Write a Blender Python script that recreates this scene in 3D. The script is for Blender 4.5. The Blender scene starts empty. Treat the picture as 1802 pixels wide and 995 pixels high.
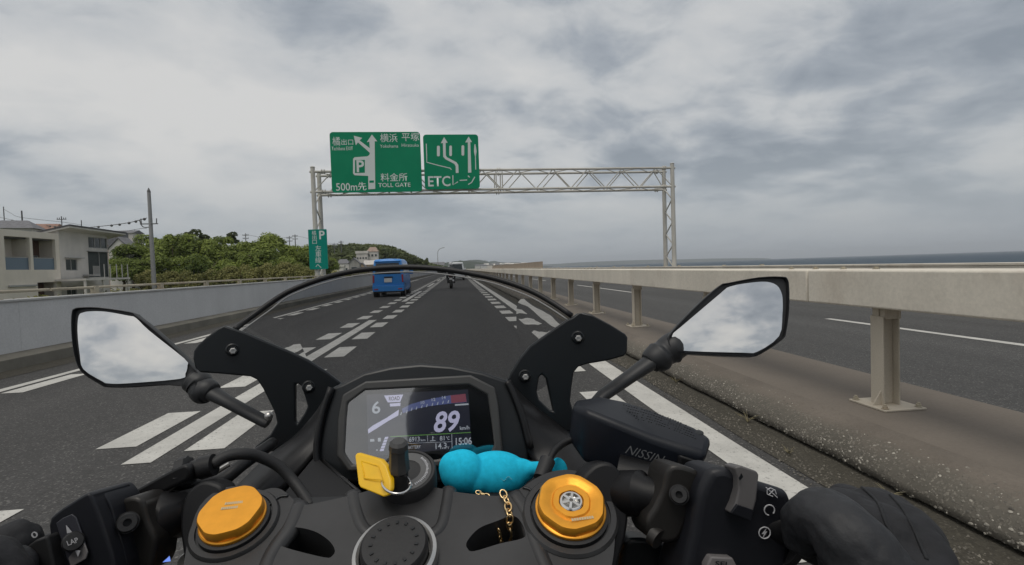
import bpy, bmesh, math, random
from mathutils import Vector, Matrix, noise
random.seed(7)
SC = bpy.context.scene
COL = SC.collection
V = Vector
R = math.radians
# ------------------------------------------------------------------ camera
FPX = 860.0; IW = 1802.0; IH = 995.0
CAMZ = 1.2
cd = bpy.data.cameras.new('camera'); cam = bpy.data.objects.new('camera', cd); COL.objects.link(cam)
cam.matrix_world = (Matrix.Translation((0, 0, CAMZ)) @ Matrix.Rotation(R(-6.31), 4, 'Z')
                    @ Matrix.Rotation(R(90 - 1.80), 4, 'X') @ Matrix.Rotation(R(-1.9), 4, 'Z'))
cd.sensor_width = 36; cd.lens = FPX / IW * 36; cd.clip_start = 0.02; cd.clip_end = 30000
SC.camera = cam
CM = cam.matrix_world.copy(); CR = CM.to_3x3(); CO = CM.translation.copy()
# ------------------------------------------------------------------ light
SUN_EL = 68; SUN_AZ = 203      # azimuth clockwise from +Y (the road direction): behind, to the left
w = bpy.data.worlds.new('World'); SC.world = w; w.use_nodes = True
nt = w.node_tree; N = nt.nodes; L = nt.links; N.clear()
def nn(t, **k):
    n = N.new(t)
    for a, b in k.items(): setattr(n, a, b)
    return n
def mth(op, a, b=None, c=None):
    n = N.new('ShaderNodeMath'); n.operation = op
    for i, x in enumerate((a, b, c)):
        if x is None: continue
        if isinstance(x, (int, float)): n.inputs[i].default_value = x
        else: L.new(x, n.inputs[i])
    return n.outputs[0]
out = nn('ShaderNodeOutputWorld'); bg = nn('ShaderNodeBackground'); L.new(bg.outputs[0], out.inputs[0])
bg.inputs['Strength'].default_value = 0.1
sky = nn('ShaderNodeTexSky', sky_type='NISHITA'); sky.sun_disc = False
sky.sun_elevation = R(SUN_EL); sky.sun_rotation = R(SUN_AZ); sky.air_density = 1.3; sky.dust_density = 3
tc = nn('ShaderNodeTexCoord'); sep = nn('ShaderNodeSeparateXYZ'); L.new(tc.outputs['Generated'], sep.inputs[0])
zc = mth('MAXIMUM', sep.outputs[2], 0.0)
den = mth('ADD', zc, 0.26)
px_ = mth('DIVIDE', sep.outputs[0], den); py_ = mth('DIVIDE', sep.outputs[1], den)
cmb = nn('ShaderNodeCombineXYZ'); L.new(px_, cmb.inputs[0]); L.new(py_, cmb.inputs[1])
def cloud(scale, detail, rough, off, dist=0.0):
    mp = nn('ShaderNodeMapping'); L.new(cmb.outputs[0], mp.inputs[0]); mp.inputs['Location'].default_value = off
    mp.inputs['Scale'].default_value = (1.0, 1.15, 1)
    mp.inputs['Rotation'].default_value = (0, 0, R(-18))
    t = nn('ShaderNodeTexNoise'); L.new(mp.outputs[0], t.inputs[0]); t.inputs['Scale'].default_value = scale
    t.inputs['Detail'].default_value = detail; t.inputs['Roughness'].default_value = rough
    t.inputs['Distortion'].default_value = dist
    return t.outputs[0]
c1 = cloud(1.15, 8, 0.5, (11.41, 12.64, 7.35), 0.35); c2 = cloud(0.45, 3, 0.5, (5.55, 13.04, 8.02)); c3 = cloud(4.2, 7, 0.55, (18.18, 3.73, 5.87), 0.3)
s1 = mth('MULTIPLY', c1, 0.46); s2 = mth('MULTIPLY', c2, 0.34); s3 = mth('MULTIPLY', c3, 0.20)
shx = mth('MULTIPLY', sep.outputs[0], -0.045); shy = mth('MULTIPLY', sep.outputs[1], -0.008); shz = mth('MULTIPLY', mth('MINIMUM', zc, 0.40), 0.11)
ssum = mth('ADD', mth('ADD', mth('ADD', s1, s2), s3), mth('ADD', mth('ADD', shx, shy), mth('SUBTRACT', shz, 0.012)))   # brighter overhead and towards the hidden sun
ramp = nn('ShaderNodeValToRGB'); L.new(ssum, ramp.inputs[0])
e = ramp.color_ramp.elements
e[0].position = 0.42; e[0].color = (2.05, 2.3, 2.6, 1)
e[1].position = 0.585; e[1].color = (5.25, 5.2, 5.08, 1)
m = ramp.color_ramp.elements.new(0.465); m.color = (2.85, 3.08, 3.36, 1)
m = ramp.color_ramp.elements.new(0.51); m.color = (4.25, 4.35, 4.42, 1)
# toward the horizon the deck thickens into an even blue grey
hz = nn('ShaderNodeMapRange', clamp=True); L.new(zc, hz.inputs[0]); hz.inputs[1].default_value = 0.0; hz.inputs[2].default_value = 0.24
hz.inputs[3].default_value = 0.88; hz.inputs[4].default_value = 0.0; hz.interpolation_type = 'SMOOTHSTEP'
mx = nn('ShaderNodeMix', data_type='RGBA'); L.new(hz.outputs[0], mx.inputs[0]); L.new(ramp.outputs[0], mx.inputs[6]); mx.inputs[7].default_value = (3.05, 3.35, 3.65, 1)
# below the horizon: the same grey
mx2 = nn('ShaderNodeMix', data_type='RGBA'); mx2.inputs[0].default_value = 0.93; L.new(sky.outputs[0], mx2.inputs[6]); L.new(mx.outputs[2], mx2.inputs[7])
L.new(mx2.outputs[2], bg.inputs[0])
sd = bpy.data.lights.new('sun', 'SUN'); sd.energy = 1.0; sd.angle = R(34); sd.color = (1.0, 0.95, 0.87)
sun = bpy.data.objects.new('sun', sd); COL.objects.link(sun)
sdir = V((math.sin(R(SUN_AZ)) * math.cos(R(SUN_EL)), math.cos(R(SUN_AZ)) * math.cos(R(SUN_EL)), math.sin(R(SUN_EL))))
sun.rotation_euler = sdir.to_track_quat('Z', 'Y').to_euler(); sun.location = (0, 0, 30)
SC.view_settings.view_transform = 'Standard'; SC.view_settings.look = 'None'
SC.view_settings.exposure = 0.38; SC.view_settings.gamma = 1
SC.render.engine = 'CYCLES'; SC.cycles.max_bounces = 8; SC.cycles.transparent_max_bounces = 12
# ------------------------------------------------------------------ rays through the photograph (surveying helpers)
def ray(x, y): return (CR @ V(((x - IW / 2) / FPX, -(y - IH / 2) / FPX, -1)))
def at(x, y, d): return CO + ray(x, y) * d
def onX(x, y, X): r = ray(x, y); return CO + r * ((X - CO.x) / r.x)
def onY(x, y, Y): r = ray(x, y); return CO + r * ((Y - CO.y) / r.y)
def onZ(x, y, Z): r = ray(x, y); return CO + r * ((Z - CO.z) / r.z)
def onP(x, y, p0, n):
    r = ray(x, y); return CO + r * ((p0 - CO).dot(n) / r.dot(n))
# ------------------------------------------------------------------ materials
MATS = {}
def mat(name, col, rough=0.6, metal=0.0, spec=0.5, nscale=0, namt=0.15, bump=0.0, bscale=None, coat=0.0, emit=None, var=None, det=5, stretch=None):
    if name in MATS: return MATS[name]
    m = bpy.data.materials.new(name); m.use_nodes = True; t = m.node_tree; b = t.nodes['Principled BSDF']
    b.inputs['Base Color'].default_value = (*col, 1); b.inputs['Roughness'].default_value = rough
    b.inputs['Metallic'].default_value = metal; b.inputs['Specular IOR Level'].default_value = spec
    b.inputs['Coat Weight'].default_value = coat
    if emit: b.inputs['Emission Color'].default_value = (*emit[0], 1); b.inputs['Emission Strength'].default_value = emit[1]
    if nscale or bump:
        g = t.nodes.new('ShaderNodeNewGeometry'); src = g.outputs['Position']
        if stretch:
            mp = t.nodes.new('ShaderNodeMapping'); t.links.new(src, mp.inputs[0]); mp.inputs['Scale'].default_value = stretch; src = mp.outputs[0]
    if nscale:
        nz = t.nodes.new('ShaderNodeTexNoise'); t.links.new(src, nz.inputs[0]); nz.inputs['Scale'].default_value = nscale
        nz.inputs['Detail'].default_value = det; nz.inputs['Roughness'].default_value = 0.6
        rp = t.nodes.new('ShaderNodeValToRGB'); t.links.new(nz.outputs[0], rp.inputs[0])
        lo = var[0] if var else tuple(c * (1 - namt) for c in col); hi = var[1] if var else tuple(min(1, c * (1 + namt)) for c in col)
        rp.color_ramp.elements[0].position = 0.32; rp.color_ramp.elements[1].position = 0.68
        rp.color_ramp.elements[0].color = (*lo, 1); rp.color_ramp.elements[1].color = (*hi, 1)
        t.links.new(rp.outputs[0], b.inputs['Base Color'])
    if bump:
        n2 = t.nodes.new('ShaderNodeTexNoise'); t.links.new(src, n2.inputs[0]); n2.inputs['Scale'].default_value = bscale or nscale * 4
        n2.inputs['Detail'].default_value = 4
        bp = t.nodes.new('ShaderNodeBump'); bp.inputs['Strength'].default_value = min(1, bump); bp.inputs['Distance'].default_value = 0.4 / (bscale or nscale * 4)
        t.links.new(n2.outputs[0], bp.inputs['Height']); t.links.new(bp.outputs[0], b.inputs['Normal'])
    MATS[name] = m; return m
def asphalt(name, base, agg, patch=0.12):
    m = bpy.data.materials.new(name); m.use_nodes = True; t = m.node_tree; b = t.nodes['Principled BSDF']; K = t.links.new
    g = t.nodes.new('ShaderNodeNewGeometry')
    def noi(sc, det=4, st=None):
        src = g.outputs['Position']
        if st: mp = t.nodes.new('ShaderNodeMapping'); K(src, mp.inputs[0]); mp.inputs['Scale'].default_value = st; src = mp.outputs[0]
        q = t.nodes.new('ShaderNodeTexNoise'); K(src, q.inputs[0]); q.inputs['Scale'].default_value = sc; q.inputs['Detail'].default_value = det; return q.outputs[0]
    vo = t.nodes.new('ShaderNodeTexVoronoi'); K(g.outputs['Position'], vo.inputs[0]); vo.inputs['Scale'].default_value = 110
    vb = t.nodes.new('ShaderNodeRGBToBW'); K(vo.outputs['Color'], vb.inputs[0])
    r1 = t.nodes.new('ShaderNodeValToRGB'); K(vb.outputs[0], r1.inputs[0])
    r1.color_ramp.elements[0].position = 0.3; r1.color_ramp.elements[0].color = (*[c * 0.75 for c in base], 1)
    r1.color_ramp.elements[1].position = 0.9; r1.color_ramp.elements[1].color = (*agg, 1)
    k = r1.color_ramp.elements.new(0.78); k.color = (*[c * 1.1 for c in base], 1)
    big = noi(0.5, 5, (1, 0.15, 1)); r2 = t.nodes.new('ShaderNodeMapRange'); K(big, r2.inputs[0]); r2.inputs[1].default_value = .3; r2.inputs[2].default_value = .7
    r2.inputs[3].default_value = 1 - patch; r2.inputs[4].default_value = 1 + patch
    trk = noi(.9, 2, (1, .012, 1)); r3 = t.nodes.new('ShaderNodeMapRange'); K(trk, r3.inputs[0]); r3.inputs[1].default_value = .35; r3.inputs[2].default_value = .65; r3.inputs[3].default_value = .86; r3.inputs[4].default_value = 1.13
    fin = noi(14, 4); r4 = t.nodes.new('ShaderNodeMapRange'); K(fin, r4.inputs[0]); r4.inputs[1].default_value = .3; r4.inputs[2].default_value = .7; r4.inputs[3].default_value = .9; r4.inputs[4].default_value = 1.1
    ma = t.nodes.new('ShaderNodeMath'); ma.operation = 'MULTIPLY'; K(r2.outputs[0], ma.inputs[0]); K(r3.outputs[0], ma.inputs[1]); mb = t.nodes.new('ShaderNodeMath'); mb.operation = 'MULTIPLY'; K(ma.outputs[0], mb.inputs[0]); K(r4.outputs[0], mb.inputs[1]); r2 = mb
    mm = t.nodes.new('ShaderNodeVectorMath'); mm.operation = 'SCALE'; K(r1.outputs[0], mm.inputs[0]); K(r2.outputs[0], mm.inputs['Scale'])
    K(mm.outputs[0], b.inputs['Base Color']); b.inputs['Roughness'].default_value = 0.85; b.inputs['Specular IOR Level'].default_value = 0.35
    bp = t.nodes.new('ShaderNodeBump'); bp.inputs['Strength'].default_value = 0.55; bp.inputs['Distance'].default_value = 0.006
    K(vo.outputs['Distance'], bp.inputs['Height']); K(bp.outputs[0], b.inputs['Normal']); return m
def concrete(name, base, blendx=None, chips=0.0, rust=0.0, wear=0.0, stain=0.25, sc=1.0, bump=0.3, seam=False):
    """weathered concrete or paint: large stains, vertical runs, fine grain, optional exposed aggregate and rust bloom"""
    m = bpy.data.materials.new(name); m.use_nodes = True; t = m.node_tree; b = t.nodes['Principled BSDF']; K = t.links.new
    g = t.nodes.new('ShaderNodeNewGeometry')
    def noi(s, det=5, st=None, rg=0.6):
        src = g.outputs['Position']
        if st: mp = t.nodes.new('ShaderNodeMapping'); K(src, mp.inputs[0]); mp.inputs['Scale'].default_value = st; src = mp.outputs[0]
        q = t.nodes.new('ShaderNodeTexNoise'); K(src, q.inputs[0]); q.inputs['Scale'].default_value = s; q.inputs['Detail'].default_value = det; q.inputs['Roughness'].default_value = rg; return q.outputs[0]
    def rng(x, a, b_, c, d):
        q = t.nodes.new('ShaderNodeMapRange'); K(x, q.inputs[0]); q.inputs[1].default_value = a; q.inputs[2].default_value = b_; q.inputs[3].default_value = c; q.inputs[4].default_value = d; return q.outputs[0]
    def mul(a, b_):
        q = t.nodes.new('ShaderNodeMath'); q.operation = 'MULTIPLY'; K(a, q.inputs[0]); K(b_, q.inputs[1]); return q.outputs[0]
    f1 = rng(noi(0.9 * sc), .3, .7, 1 - stain, 1 + stain * .6); f2 = rng(noi(3 * sc, 5, (1, 1, .12)), .35, .7, 1 + stain * .2, 1 - stain * .5); f3 = rng(noi(60 * sc, 3), .3, .7, .93, 1.07)
    f = mul(mul(f1, f2), f3)
    vm = t.nodes.new('ShaderNodeVectorMath'); vm.operation = 'SCALE'; vm.inputs[0].default_value = base; K(f, vm.inputs['Scale']); colr = vm.outputs[0]
    hgt = noi(45 * sc, 5)
    if chips:
        nd = t.nodes.new('ShaderNodeTexNoise'); K(g.outputs['Position'], nd.inputs[0]); nd.inputs['Scale'].default_value = 55
        va = t.nodes.new('ShaderNodeVectorMath'); va.operation = 'MULTIPLY_ADD'; K(nd.outputs['Color'], va.inputs[0]); va.inputs[1].default_value = (.03, .03, .03); K(g.outputs['Position'], va.inputs[2])
        vo = t.nodes.new('ShaderNodeTexVoronoi'); K(va.outputs[0], vo.inputs[0]); vo.inputs['Scale'].default_value = 62; vo.inputs['Randomness'].default_value = 1
        bw = t.nodes.new('ShaderNodeRGBToBW'); K(vo.outputs['Color'], bw.inputs[0])
        r1 = t.nodes.new('ShaderNodeValToRGB'); K(bw.outputs[0], r1.inputs[0])
        r1.color_ramp.elements[0].color = (*[c * .55 for c in base], 1); r1.color_ramp.elements[1].position = .8; r1.color_ramp.elements[1].color = (*[min(1, c * 2.1) for c in base], 1)
        near = rng(vo.outputs['Distance'], .30, .50, 1, 0)
        pm = mul(near, rng(noi(1.6), .35, .62, .25, chips))
        mix = t.nodes.new('ShaderNodeMix'); mix.data_type = 'RGBA'; K(pm, mix.inputs[0]); K(colr, mix.inputs[6]); K(r1.outputs[0], mix.inputs[7]); colr = mix.outputs[2]
        hgt = mul(near, pm)
    if blendx:
        sx = t.nodes.new('ShaderNodeSeparateXYZ'); K(g.outputs['Position'], sx.inputs[0])
        jx = t.nodes.new('ShaderNodeMath'); jx.operation = 'MULTIPLY_ADD'; K(noi(5, 5, (1, .5, 1), .7), jx.inputs[0]); jx.inputs[1].default_value = .22; K(sx.outputs[0], jx.inputs[2])
        fx = rng(jx.outputs[0], blendx[0] + .11, blendx[1] + .11, 0, 1)
        vm2 = t.nodes.new('ShaderNodeVectorMath'); vm2.operation = 'SCALE'; vm2.inputs[0].default_value = blendx[2]; K(f, vm2.inputs['Scale'])
        mix = t.nodes.new('ShaderNodeMix'); mix.data_type = 'RGBA'; K(fx, mix.inputs[0]); K(colr, mix.inputs[6]); K(vm2.outputs[0], mix.inputs[7]); colr = mix.outputs[2]
    if rust:
        mix = t.nodes.new('ShaderNodeMix'); mix.data_type = 'RGBA'; K(rng(noi(1.7 * sc, 6, (1, 1, .5), .7), .55, .75, 0, rust), mix.inputs[0]); K(colr, mix.inputs[6]); mix.inputs[7].default_value = (.22, .13, .07, 1); colr = mix.outputs[2]
    if wear:
        mix = t.nodes.new('ShaderNodeMix'); mix.data_type = 'RGBA'; K(mul(rng(noi(34, 6, None, .75), .57, .63, 0, 1), rng(noi(2.2, 4), .35, .65, .15, wear)), mix.inputs[0]); K(colr, mix.inputs[6]); mix.inputs[7].default_value = (.09, .088, .085, 1); colr = mix.outputs[2]
    K(colr, b.inputs['Base Color']); b.inputs['Roughness'].default_value = 0.8; b.inputs['Specular IOR Level'].default_value = .3
    bp = t.nodes.new('ShaderNodeBump'); bp.inputs['Strength'].default_value = bump; bp.inputs['Distance'].default_value = 0.012 if chips else .004
    K(hgt, bp.inputs['Height']); K(bp.outputs[0], b.inputs['Normal']); return m
def thin_glass(name, tint, rough, f0):
    """one sheet standing for thin glazing: tinted see-through plus a Schlick mirror"""
    m = bpy.data.materials.new(name); m.use_nodes = True; t = m.node_tree; t.nodes.clear(); n = t.nodes.new; K = t.links.new
    o = n('ShaderNodeOutputMaterial'); a = n('ShaderNodeBsdfTransparent'); a.inputs[0].default_value = (*tint, 1); g = n('ShaderNodeBsdfGlossy'); g.inputs['Roughness'].default_value = rough
    ge = n('ShaderNodeNewGeometry'); d = n('ShaderNodeVectorMath'); d.operation = 'DOT_PRODUCT'; K(ge.outputs['Normal'], d.inputs[0]); K(ge.outputs['Incoming'], d.inputs[1])
    def q(op, x, y=None):
        k = n('ShaderNodeMath'); k.operation = op; K(x, k.inputs[0])
        if y is not None: k.inputs[1].default_value = y
        return k.outputs[0]
    ab = q('ABSOLUTE', d.outputs['Value']); iv = q('MULTIPLY_ADD', ab, -1.0); iv.node.inputs[2].default_value = 1.0
    pw = q('POWER', iv, 5.0); fr = q('MULTIPLY_ADD', pw, 1 - f0); fr.node.inputs[2].default_value = f0
    mk = n('ShaderNodeMixShader'); K(fr, mk.inputs[0]); K(a.outputs[0], mk.inputs[1]); K(g.outputs[0], mk.inputs[2]); K(mk.outputs[0], o.inputs[0]); return m
# ------------------------------------------------------------------ mesh builder
class MB:
    def __init__(s): s.b = bmesh.new()
    def v(s, p): return s.b.verts.new(p)
    def f(s, vs):
        try: return s.b.faces.new(vs)
        except ValueError: return None
    def box(s, x0, x1, y0, y1, z0, z1, M=None):
        p = [V((x, y, z)) for z in (z0, z1) for x, y in ((x0, y0), (x1, y0), (x1, y1), (x0, y1))]
        if M: p = [M @ q for q in p]
        v = [s.v(q) for q in p]
        for i in ((3, 2, 1, 0), (4, 5, 6, 7), (0, 1, 5, 4), (1, 2, 6, 5), (2, 3, 7, 6), (3, 0, 4, 7)): s.f([v[j] for j in i])
        return s
    def beam(s, a, b, w, h=None, up=V((0, 0, 1))):
        a = V(a); b = V(b); h = h or w; d = (b - a).normalized(); sx = d.cross(up)
        if sx.length < 1e-4: sx = d.cross(V((1, 0, 0)))
        sx.normalize(); sy = sx.cross(d)
        c = [(-1, -1), (1, -1), (1, 1), (-1, 1)]
        v0 = [s.v(a + sx * i * w / 2 + sy * j * h / 2) for i, j in c]; v1 = [s.v(b + sx * i * w / 2 + sy * j * h / 2) for i, j in c]
        s.f(v0[::-1]); s.f(v1)
        for i in range(4): s.f([v0[i], v0[(i + 1) % 4], v1[(i + 1) % 4], v1[i]])
        return s
    def tube(s, pts, rad, n=10, caps=True, flat=1.0, up=None):
        pts = [V(p) for p in pts]; m = len(pts)
        if isinstance(rad, (int, float)): rad = [rad] * m
        d0 = (pts[1] - pts[0]).normalized()
        a = up or (V((0, 0, 1)) if abs(d0.z) < .9 else V((1, 0, 0)))
        x = d0.cross(a).normalized(); rings = []
        for i in range(m):
            d = (pts[min(i + 1, m - 1)] - pts[max(i - 1, 0)]).normalized()
            x = (x - d * x.dot(d)).normalized(); y = d.cross(x)
            rings.append([s.v(pts[i] + (x * math.cos(t) + y * math.sin(t) * flat) * rad[i]) for t in [2 * math.pi * k / n for k in range(n)]])
        for i in range(m - 1):
            for k in range(n): s.f([rings[i][k], rings[i][(k + 1) % n], rings[i + 1][(k + 1) % n], rings[i + 1][k]])
        if caps: s.f(rings[0][::-1]); s.f(rings[-1])
        return s
    def lathe(s, o, ax, prof, n=32, closed=False, shape=None):
        o = V(o); ax = V(ax).normalized(); a = V((0, 0, 1)) if abs(ax.z) < .9 else V((1, 0, 0))
        x = a.cross(ax).normalized(); y = ax.cross(x); rings = []
        for r, h in prof:
            rings.append([s.v(o + ax * h + (x * math.cos(t) + y * math.sin(t)) * (r * (shape(t) if shape else 1))) for t in [2 * math.pi * k / n for k in range(n)]])
        for i in range(len(rings) - 1):
            for k in range(n): s.f([rings[i][k], rings[i][(k + 1) % n], rings[i + 1][(k + 1) % n], rings[i + 1][k]])
        if not closed: s.f(rings[0][::-1]); s.f(rings[-1])
        else:
            for k in range(n): s.f([rings[-1][k], rings[-1][(k + 1) % n], rings[0][(k + 1) % n], rings[0][k]])
        return s
    def plate(s, outer, vec, holes=()):
        """flat or gently curved plate with holes: outline in space, pushed along vec"""
        vec = V(vec) if not callable(vec) else vec
        loops = [list(outer)] + [list(h) for h in holes]
        fl = [[s.v(p) for p in lp] for lp in loops]
        if not holes:
            bl = [[s.v(V(p) + vec) for p in lp] for lp in loops]
            s.f(fl[0]); s.f(bl[0][::-1])
        else:
            es = [s.b.edges.new((lp[i], lp[(i + 1) % len(lp)])) for lp in fl for i in range(len(lp))]
            r = bmesh.ops.triangle_fill(s.b, use_beauty=True, use_dissolve=False, edges=es)
            fs = [g for g in r['geom'] if isinstance(g, bmesh.types.BMFace)]
            mp = {}
            bl = []
            for lp in fl:
                q = []
                for v_ in lp: nv = s.v(v_.co + vec); mp[v_] = nv; q.append(nv)
                bl.append(q)
            for f_ in fs: s.f([mp[v_] for v_ in reversed(f_.verts)])
        for a_, b_ in zip(fl, bl):
            for i in range(len(a_)): s.f([a_[i], b_[i], b_[(i + 1) % len(a_)], a_[(i + 1) % len(a_)]])
        return s
    def grid(s, rows):
        vs = [[s.v(p) for p in r] for r in rows]
        for i in range(len(vs) - 1):
            for j in range(len(vs[0]) - 1): s.f([vs[i][j], vs[i][j + 1], vs[i + 1][j + 1], vs[i + 1][j]])
        return s
    def ball(s, c, r, M=None, u=16, w_=10):
        mm = Matrix.Translation(V(c)) @ (M if M else Matrix.Identity(4)) @ Matrix.Diagonal((*(r if hasattr(r, '__len__') else (r, r, r)), 1))
        bmesh.ops.create_uvsphere(s.b, u_segments=u, v_segments=w_, radius=1, matrix=mm); return s
    def done(s, name, m, parent=None, smooth=False, bevel=0, seg=2, sub=0, solid=0, angle=40, loc=None, fixn=True, **pr):
        if fixn: bmesh.ops.recalc_face_normals(s.b, faces=s.b.faces)
        me = bpy.data.meshes.new(name)
        org = V(loc) if loc is not None else (origin(parent) if parent else V((0, 0, 0)))
        if org.length > 0: bmesh.ops.translate(s.b, verts=s.b.verts, vec=-org)
        s.b.to_mesh(me); s.b.free()
        if isinstance(m, (list, tuple)):
            for q in m: me.materials.append(q)
        elif m: me.materials.append(m)
        o = bpy.data.objects.new(name, me); COL.objects.link(o)
        if parent: o.parent = parent
        elif loc is not None: o.location = org
        if smooth:
            for p in me.polygons: p.use_smooth = True
            if smooth == 'auto':
                md = None
                me.set_sharp_from_angle(angle=R(angle))
        if solid: md = o.modifiers.new('solid', 'SOLIDIFY'); md.thickness = solid; md.offset = 0
        if sub: md = o.modifiers.new('sub', 'SUBSURF'); md.levels = sub; md.render_levels = sub
        if bevel:
            md = o.modifiers.new('bevel', 'BEVEL'); md.width = bevel; md.segments = seg; md.limit_method = 'ANGLE'; md.angle_limit = R(35); md.use_clamp_overlap = True
            md.harden_normals = False
            for p in me.polygons: p.use_smooth = True
            me.set_sharp_from_angle(angle=R(60)) if smooth != True else None
        for k, v_ in pr.items(): o[k] = v_
        return o
def origin(o):
    p = V((0, 0, 0))
    while o: p = p + o.location; o = o.parent
    return p
def tag(o, label, cat, group=None, kind=None):
    o['label'] = label; o['category'] = cat
    if group: o['group'] = group
    if kind: o['kind'] = kind
    return o
def root(name, loc, label, cat, group=None):
    o = bpy.data.objects.new(name, None); COL.objects.link(o); o.location = loc; o.empty_display_size = .2
    return tag(o, label, cat, group)
def struct(o): o['kind'] = 'structure'; return o
def copy_tree(o, parent=None):
    c = o.copy(); COL.objects.link(c)
    if parent: c.parent = parent
    for ch in [x for x in o.children]: copy_tree(ch, c)
    return c
def share(o, loc, parent=None, **pr):
    c = o.copy(); COL.objects.link(c); c.location = loc
    if parent is not None: c.parent = parent
    for k, v_ in pr.items(): c[k] = v_
    return c
def text(s, size, M, m, parent, name='lettering', ext=0.0, sx=1.0, align='LEFT', weight=0.0, shear=0.0, fit=None, label=None):
    """flat lettering; M maps (x right, y up, z out) to the world; fit = target width"""
    c = bpy.data.curves.new('t', 'FONT'); c.body = s; c.size = size; c.extrude = ext; c.align_x = align; c.offset = weight; c.shear = shear; c.resolution_u = 3
    o = bpy.data.objects.new('t', c); COL.objects.link(o); dg = bpy.context.evaluated_depsgraph_get(); dg.update()
    me = bpy.data.meshes.new_from_object(o.evaluated_get(dg)); bpy.data.objects.remove(o); bpy.data.curves.remove(c)
    xs = [v_.co.x for v_ in me.vertices]
    if fit and xs: sx = fit / (max(xs) - min(xs))
    org = origin(parent)
    for v_ in me.vertices: v_.co = (M @ V((v_.co.x * sx, v_.co.y, v_.co.z))) - org
    me.materials.clear(); me.materials.append(m); me.name = name
    ob = bpy.data.objects.new(name, me); COL.objects.link(ob); ob.parent = parent
    if label: ob['label'] = label
    return ob
def frame(o, x, y):
    x = V(x).normalized(); y = V(y); y = (y - x * y.dot(x)).normalized(); z = x.cross(y)
    M = Matrix.Identity(4)
    for i, c in enumerate((x, y, z)):
        for j in range(3): M[j][i] = c[j]
    M.translation = V(o); return M
def smoothpts(pts, k=6):
    """Catmull-Rom through the points"""
    P = [V(p) for p in pts]; P = [P[0] * 2 - P[1]] + P + [P[-1] * 2 - P[-2]]; o = []
    for i in range(1, len(P) - 2):
        for j in range(k):
            t = j / k; a, b, c, d = P[i - 1], P[i], P[i + 1], P[i + 2]
            o.append(0.5 * ((2 * b) + (c - a) * t + (2 * a - 5 * b + 4 * c - d) * t * t + (3 * b - a - 3 * c + d) * t ** 3))
    o.append(P[-2]); return o
def smoothloop(pts, k=4):
    P = [V(p) for p in pts]; n = len(P); o = []
    for i in range(n):
        a, b, c, d = P[i - 1], P[i], P[(i + 1) % n], P[(i + 2) % n]
        for j in range(k):
            t = j / k; o.append(0.5 * ((2 * b) + (c - a) * t + (2 * a - 5 * b + 4 * c - d) * t * t + (3 * b - a - 3 * c + d) * t ** 3))
    return o
# ------------------------------------------------------------------ ground, sea, road
M_ASPH = asphalt('asphalt', (.058, .0565, .055), (.145, .14, .132))
M_ASPH2 = asphalt('far asphalt', (.070, .069, .067), (.17, .165, .155))
M_GUT = asphalt('gutter grit', (.062, .056, .043), (.11, .10, .08), .35)
M_LINE = concrete('road paint', (.52, .51, .475), wear=.9, stain=.16, sc=2.5, bump=.2)
M_MED = concrete('median concrete', (.165, .142, .118), stain=.12, sc=.8)
M_KERB = concrete('kerb aggregate', (.125, .114, .095), blendx=(2.20, 2.28, (.165, .142, .118)), chips=.85, stain=.25, bump=.45)
M_LKERB = concrete('left kerb concrete', (.17, .16, .135), stain=.3, bump=.4)
M_WALL = concrete('parapet concrete', (.58, .58, .58), stain=.09, sc=.6, bump=.12)
M_CAP = concrete('parapet coping', (.40, .40, .39), stain=.15)
M_CREAM = concrete('cream steel paint', (.68, .63, .54), rust=.3, stain=.13, sc=.9, bump=.1)
M_POSTP = concrete('cream post paint', (.50, .45, .37), rust=.25, stain=.14, sc=2, bump=.12)
M_RAIL = concrete('rusty cream rail paint', (.40, .36, .28), rust=.8, stain=.2, sc=1.2, bump=.2)
M_GRASS = mat('ground grass', (.06, .075, .03), .9, nscale=.35, namt=.5, bump=.6, bscale=3)
M_SEA = mat('sea water', (.030, .055, .080), .6, spec=.1, bump=.5, bscale=.25, stretch=(1, .5, 1))
def slab(name, x0, x1, z0, z1, y0, y1, m, kind=True, n=1):
    b = MB(); b.box(x0, x1, y0, y1, z0, z1); o = b.done(name, m)
    return struct(o)
b = MB(); b.grid([[V((x, y, -0.75)) for x in (-9000, -3000, -600, -100, -6.9)] for y in (-9000, -2000, -100, 300, 2500, 9000)]); struct(b.done('ground', M_GRASS))
b = MB(); b.grid([[V((x, y, -6.0)) for x in (11.9, 40, 300, 3000, 9500)] for y in (-9500, -300, 1500, 9500)]); struct(b.done('sea', M_SEA))
slab('embankment', 10.9, 12.4, -6.2, 0.02, -60, 2200, M_MED)
M_SEA.node_tree.nodes['Principled BSDF'].inputs['Specular IOR Level'].default_value = .12
slab('road', -6.62, 2.185, -0.9, 0.0, -60, 2200, M_ASPH)
slab('road', 3.42, 10.9, -0.9, 0.0, -60, 2200, M_ASPH2)
# grit filled gutters, thin sheets on the asphalt
b = MB()
for (xa, xb) in ((1.86, 2.185),):
    ys = [-10 + i * .35 for i in range(260)]
    b.grid([[V((xa + .05 * noise.noise(V((y * .9, 3, 0))), y, .004)), V((xb, y, .004))] for y in ys])
struct(b.done('gutter', M_GUT))
b = MB(); ys = [-10 + i * .5 for i in range(200)]
b.grid([[V((-6.22, y, .004)), V((-5.75 + .06 * noise.noise(V((y * .7, 9, 0))), y, .004))] for y in ys]); struct(b.done('gutter', M_GUT))
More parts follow.
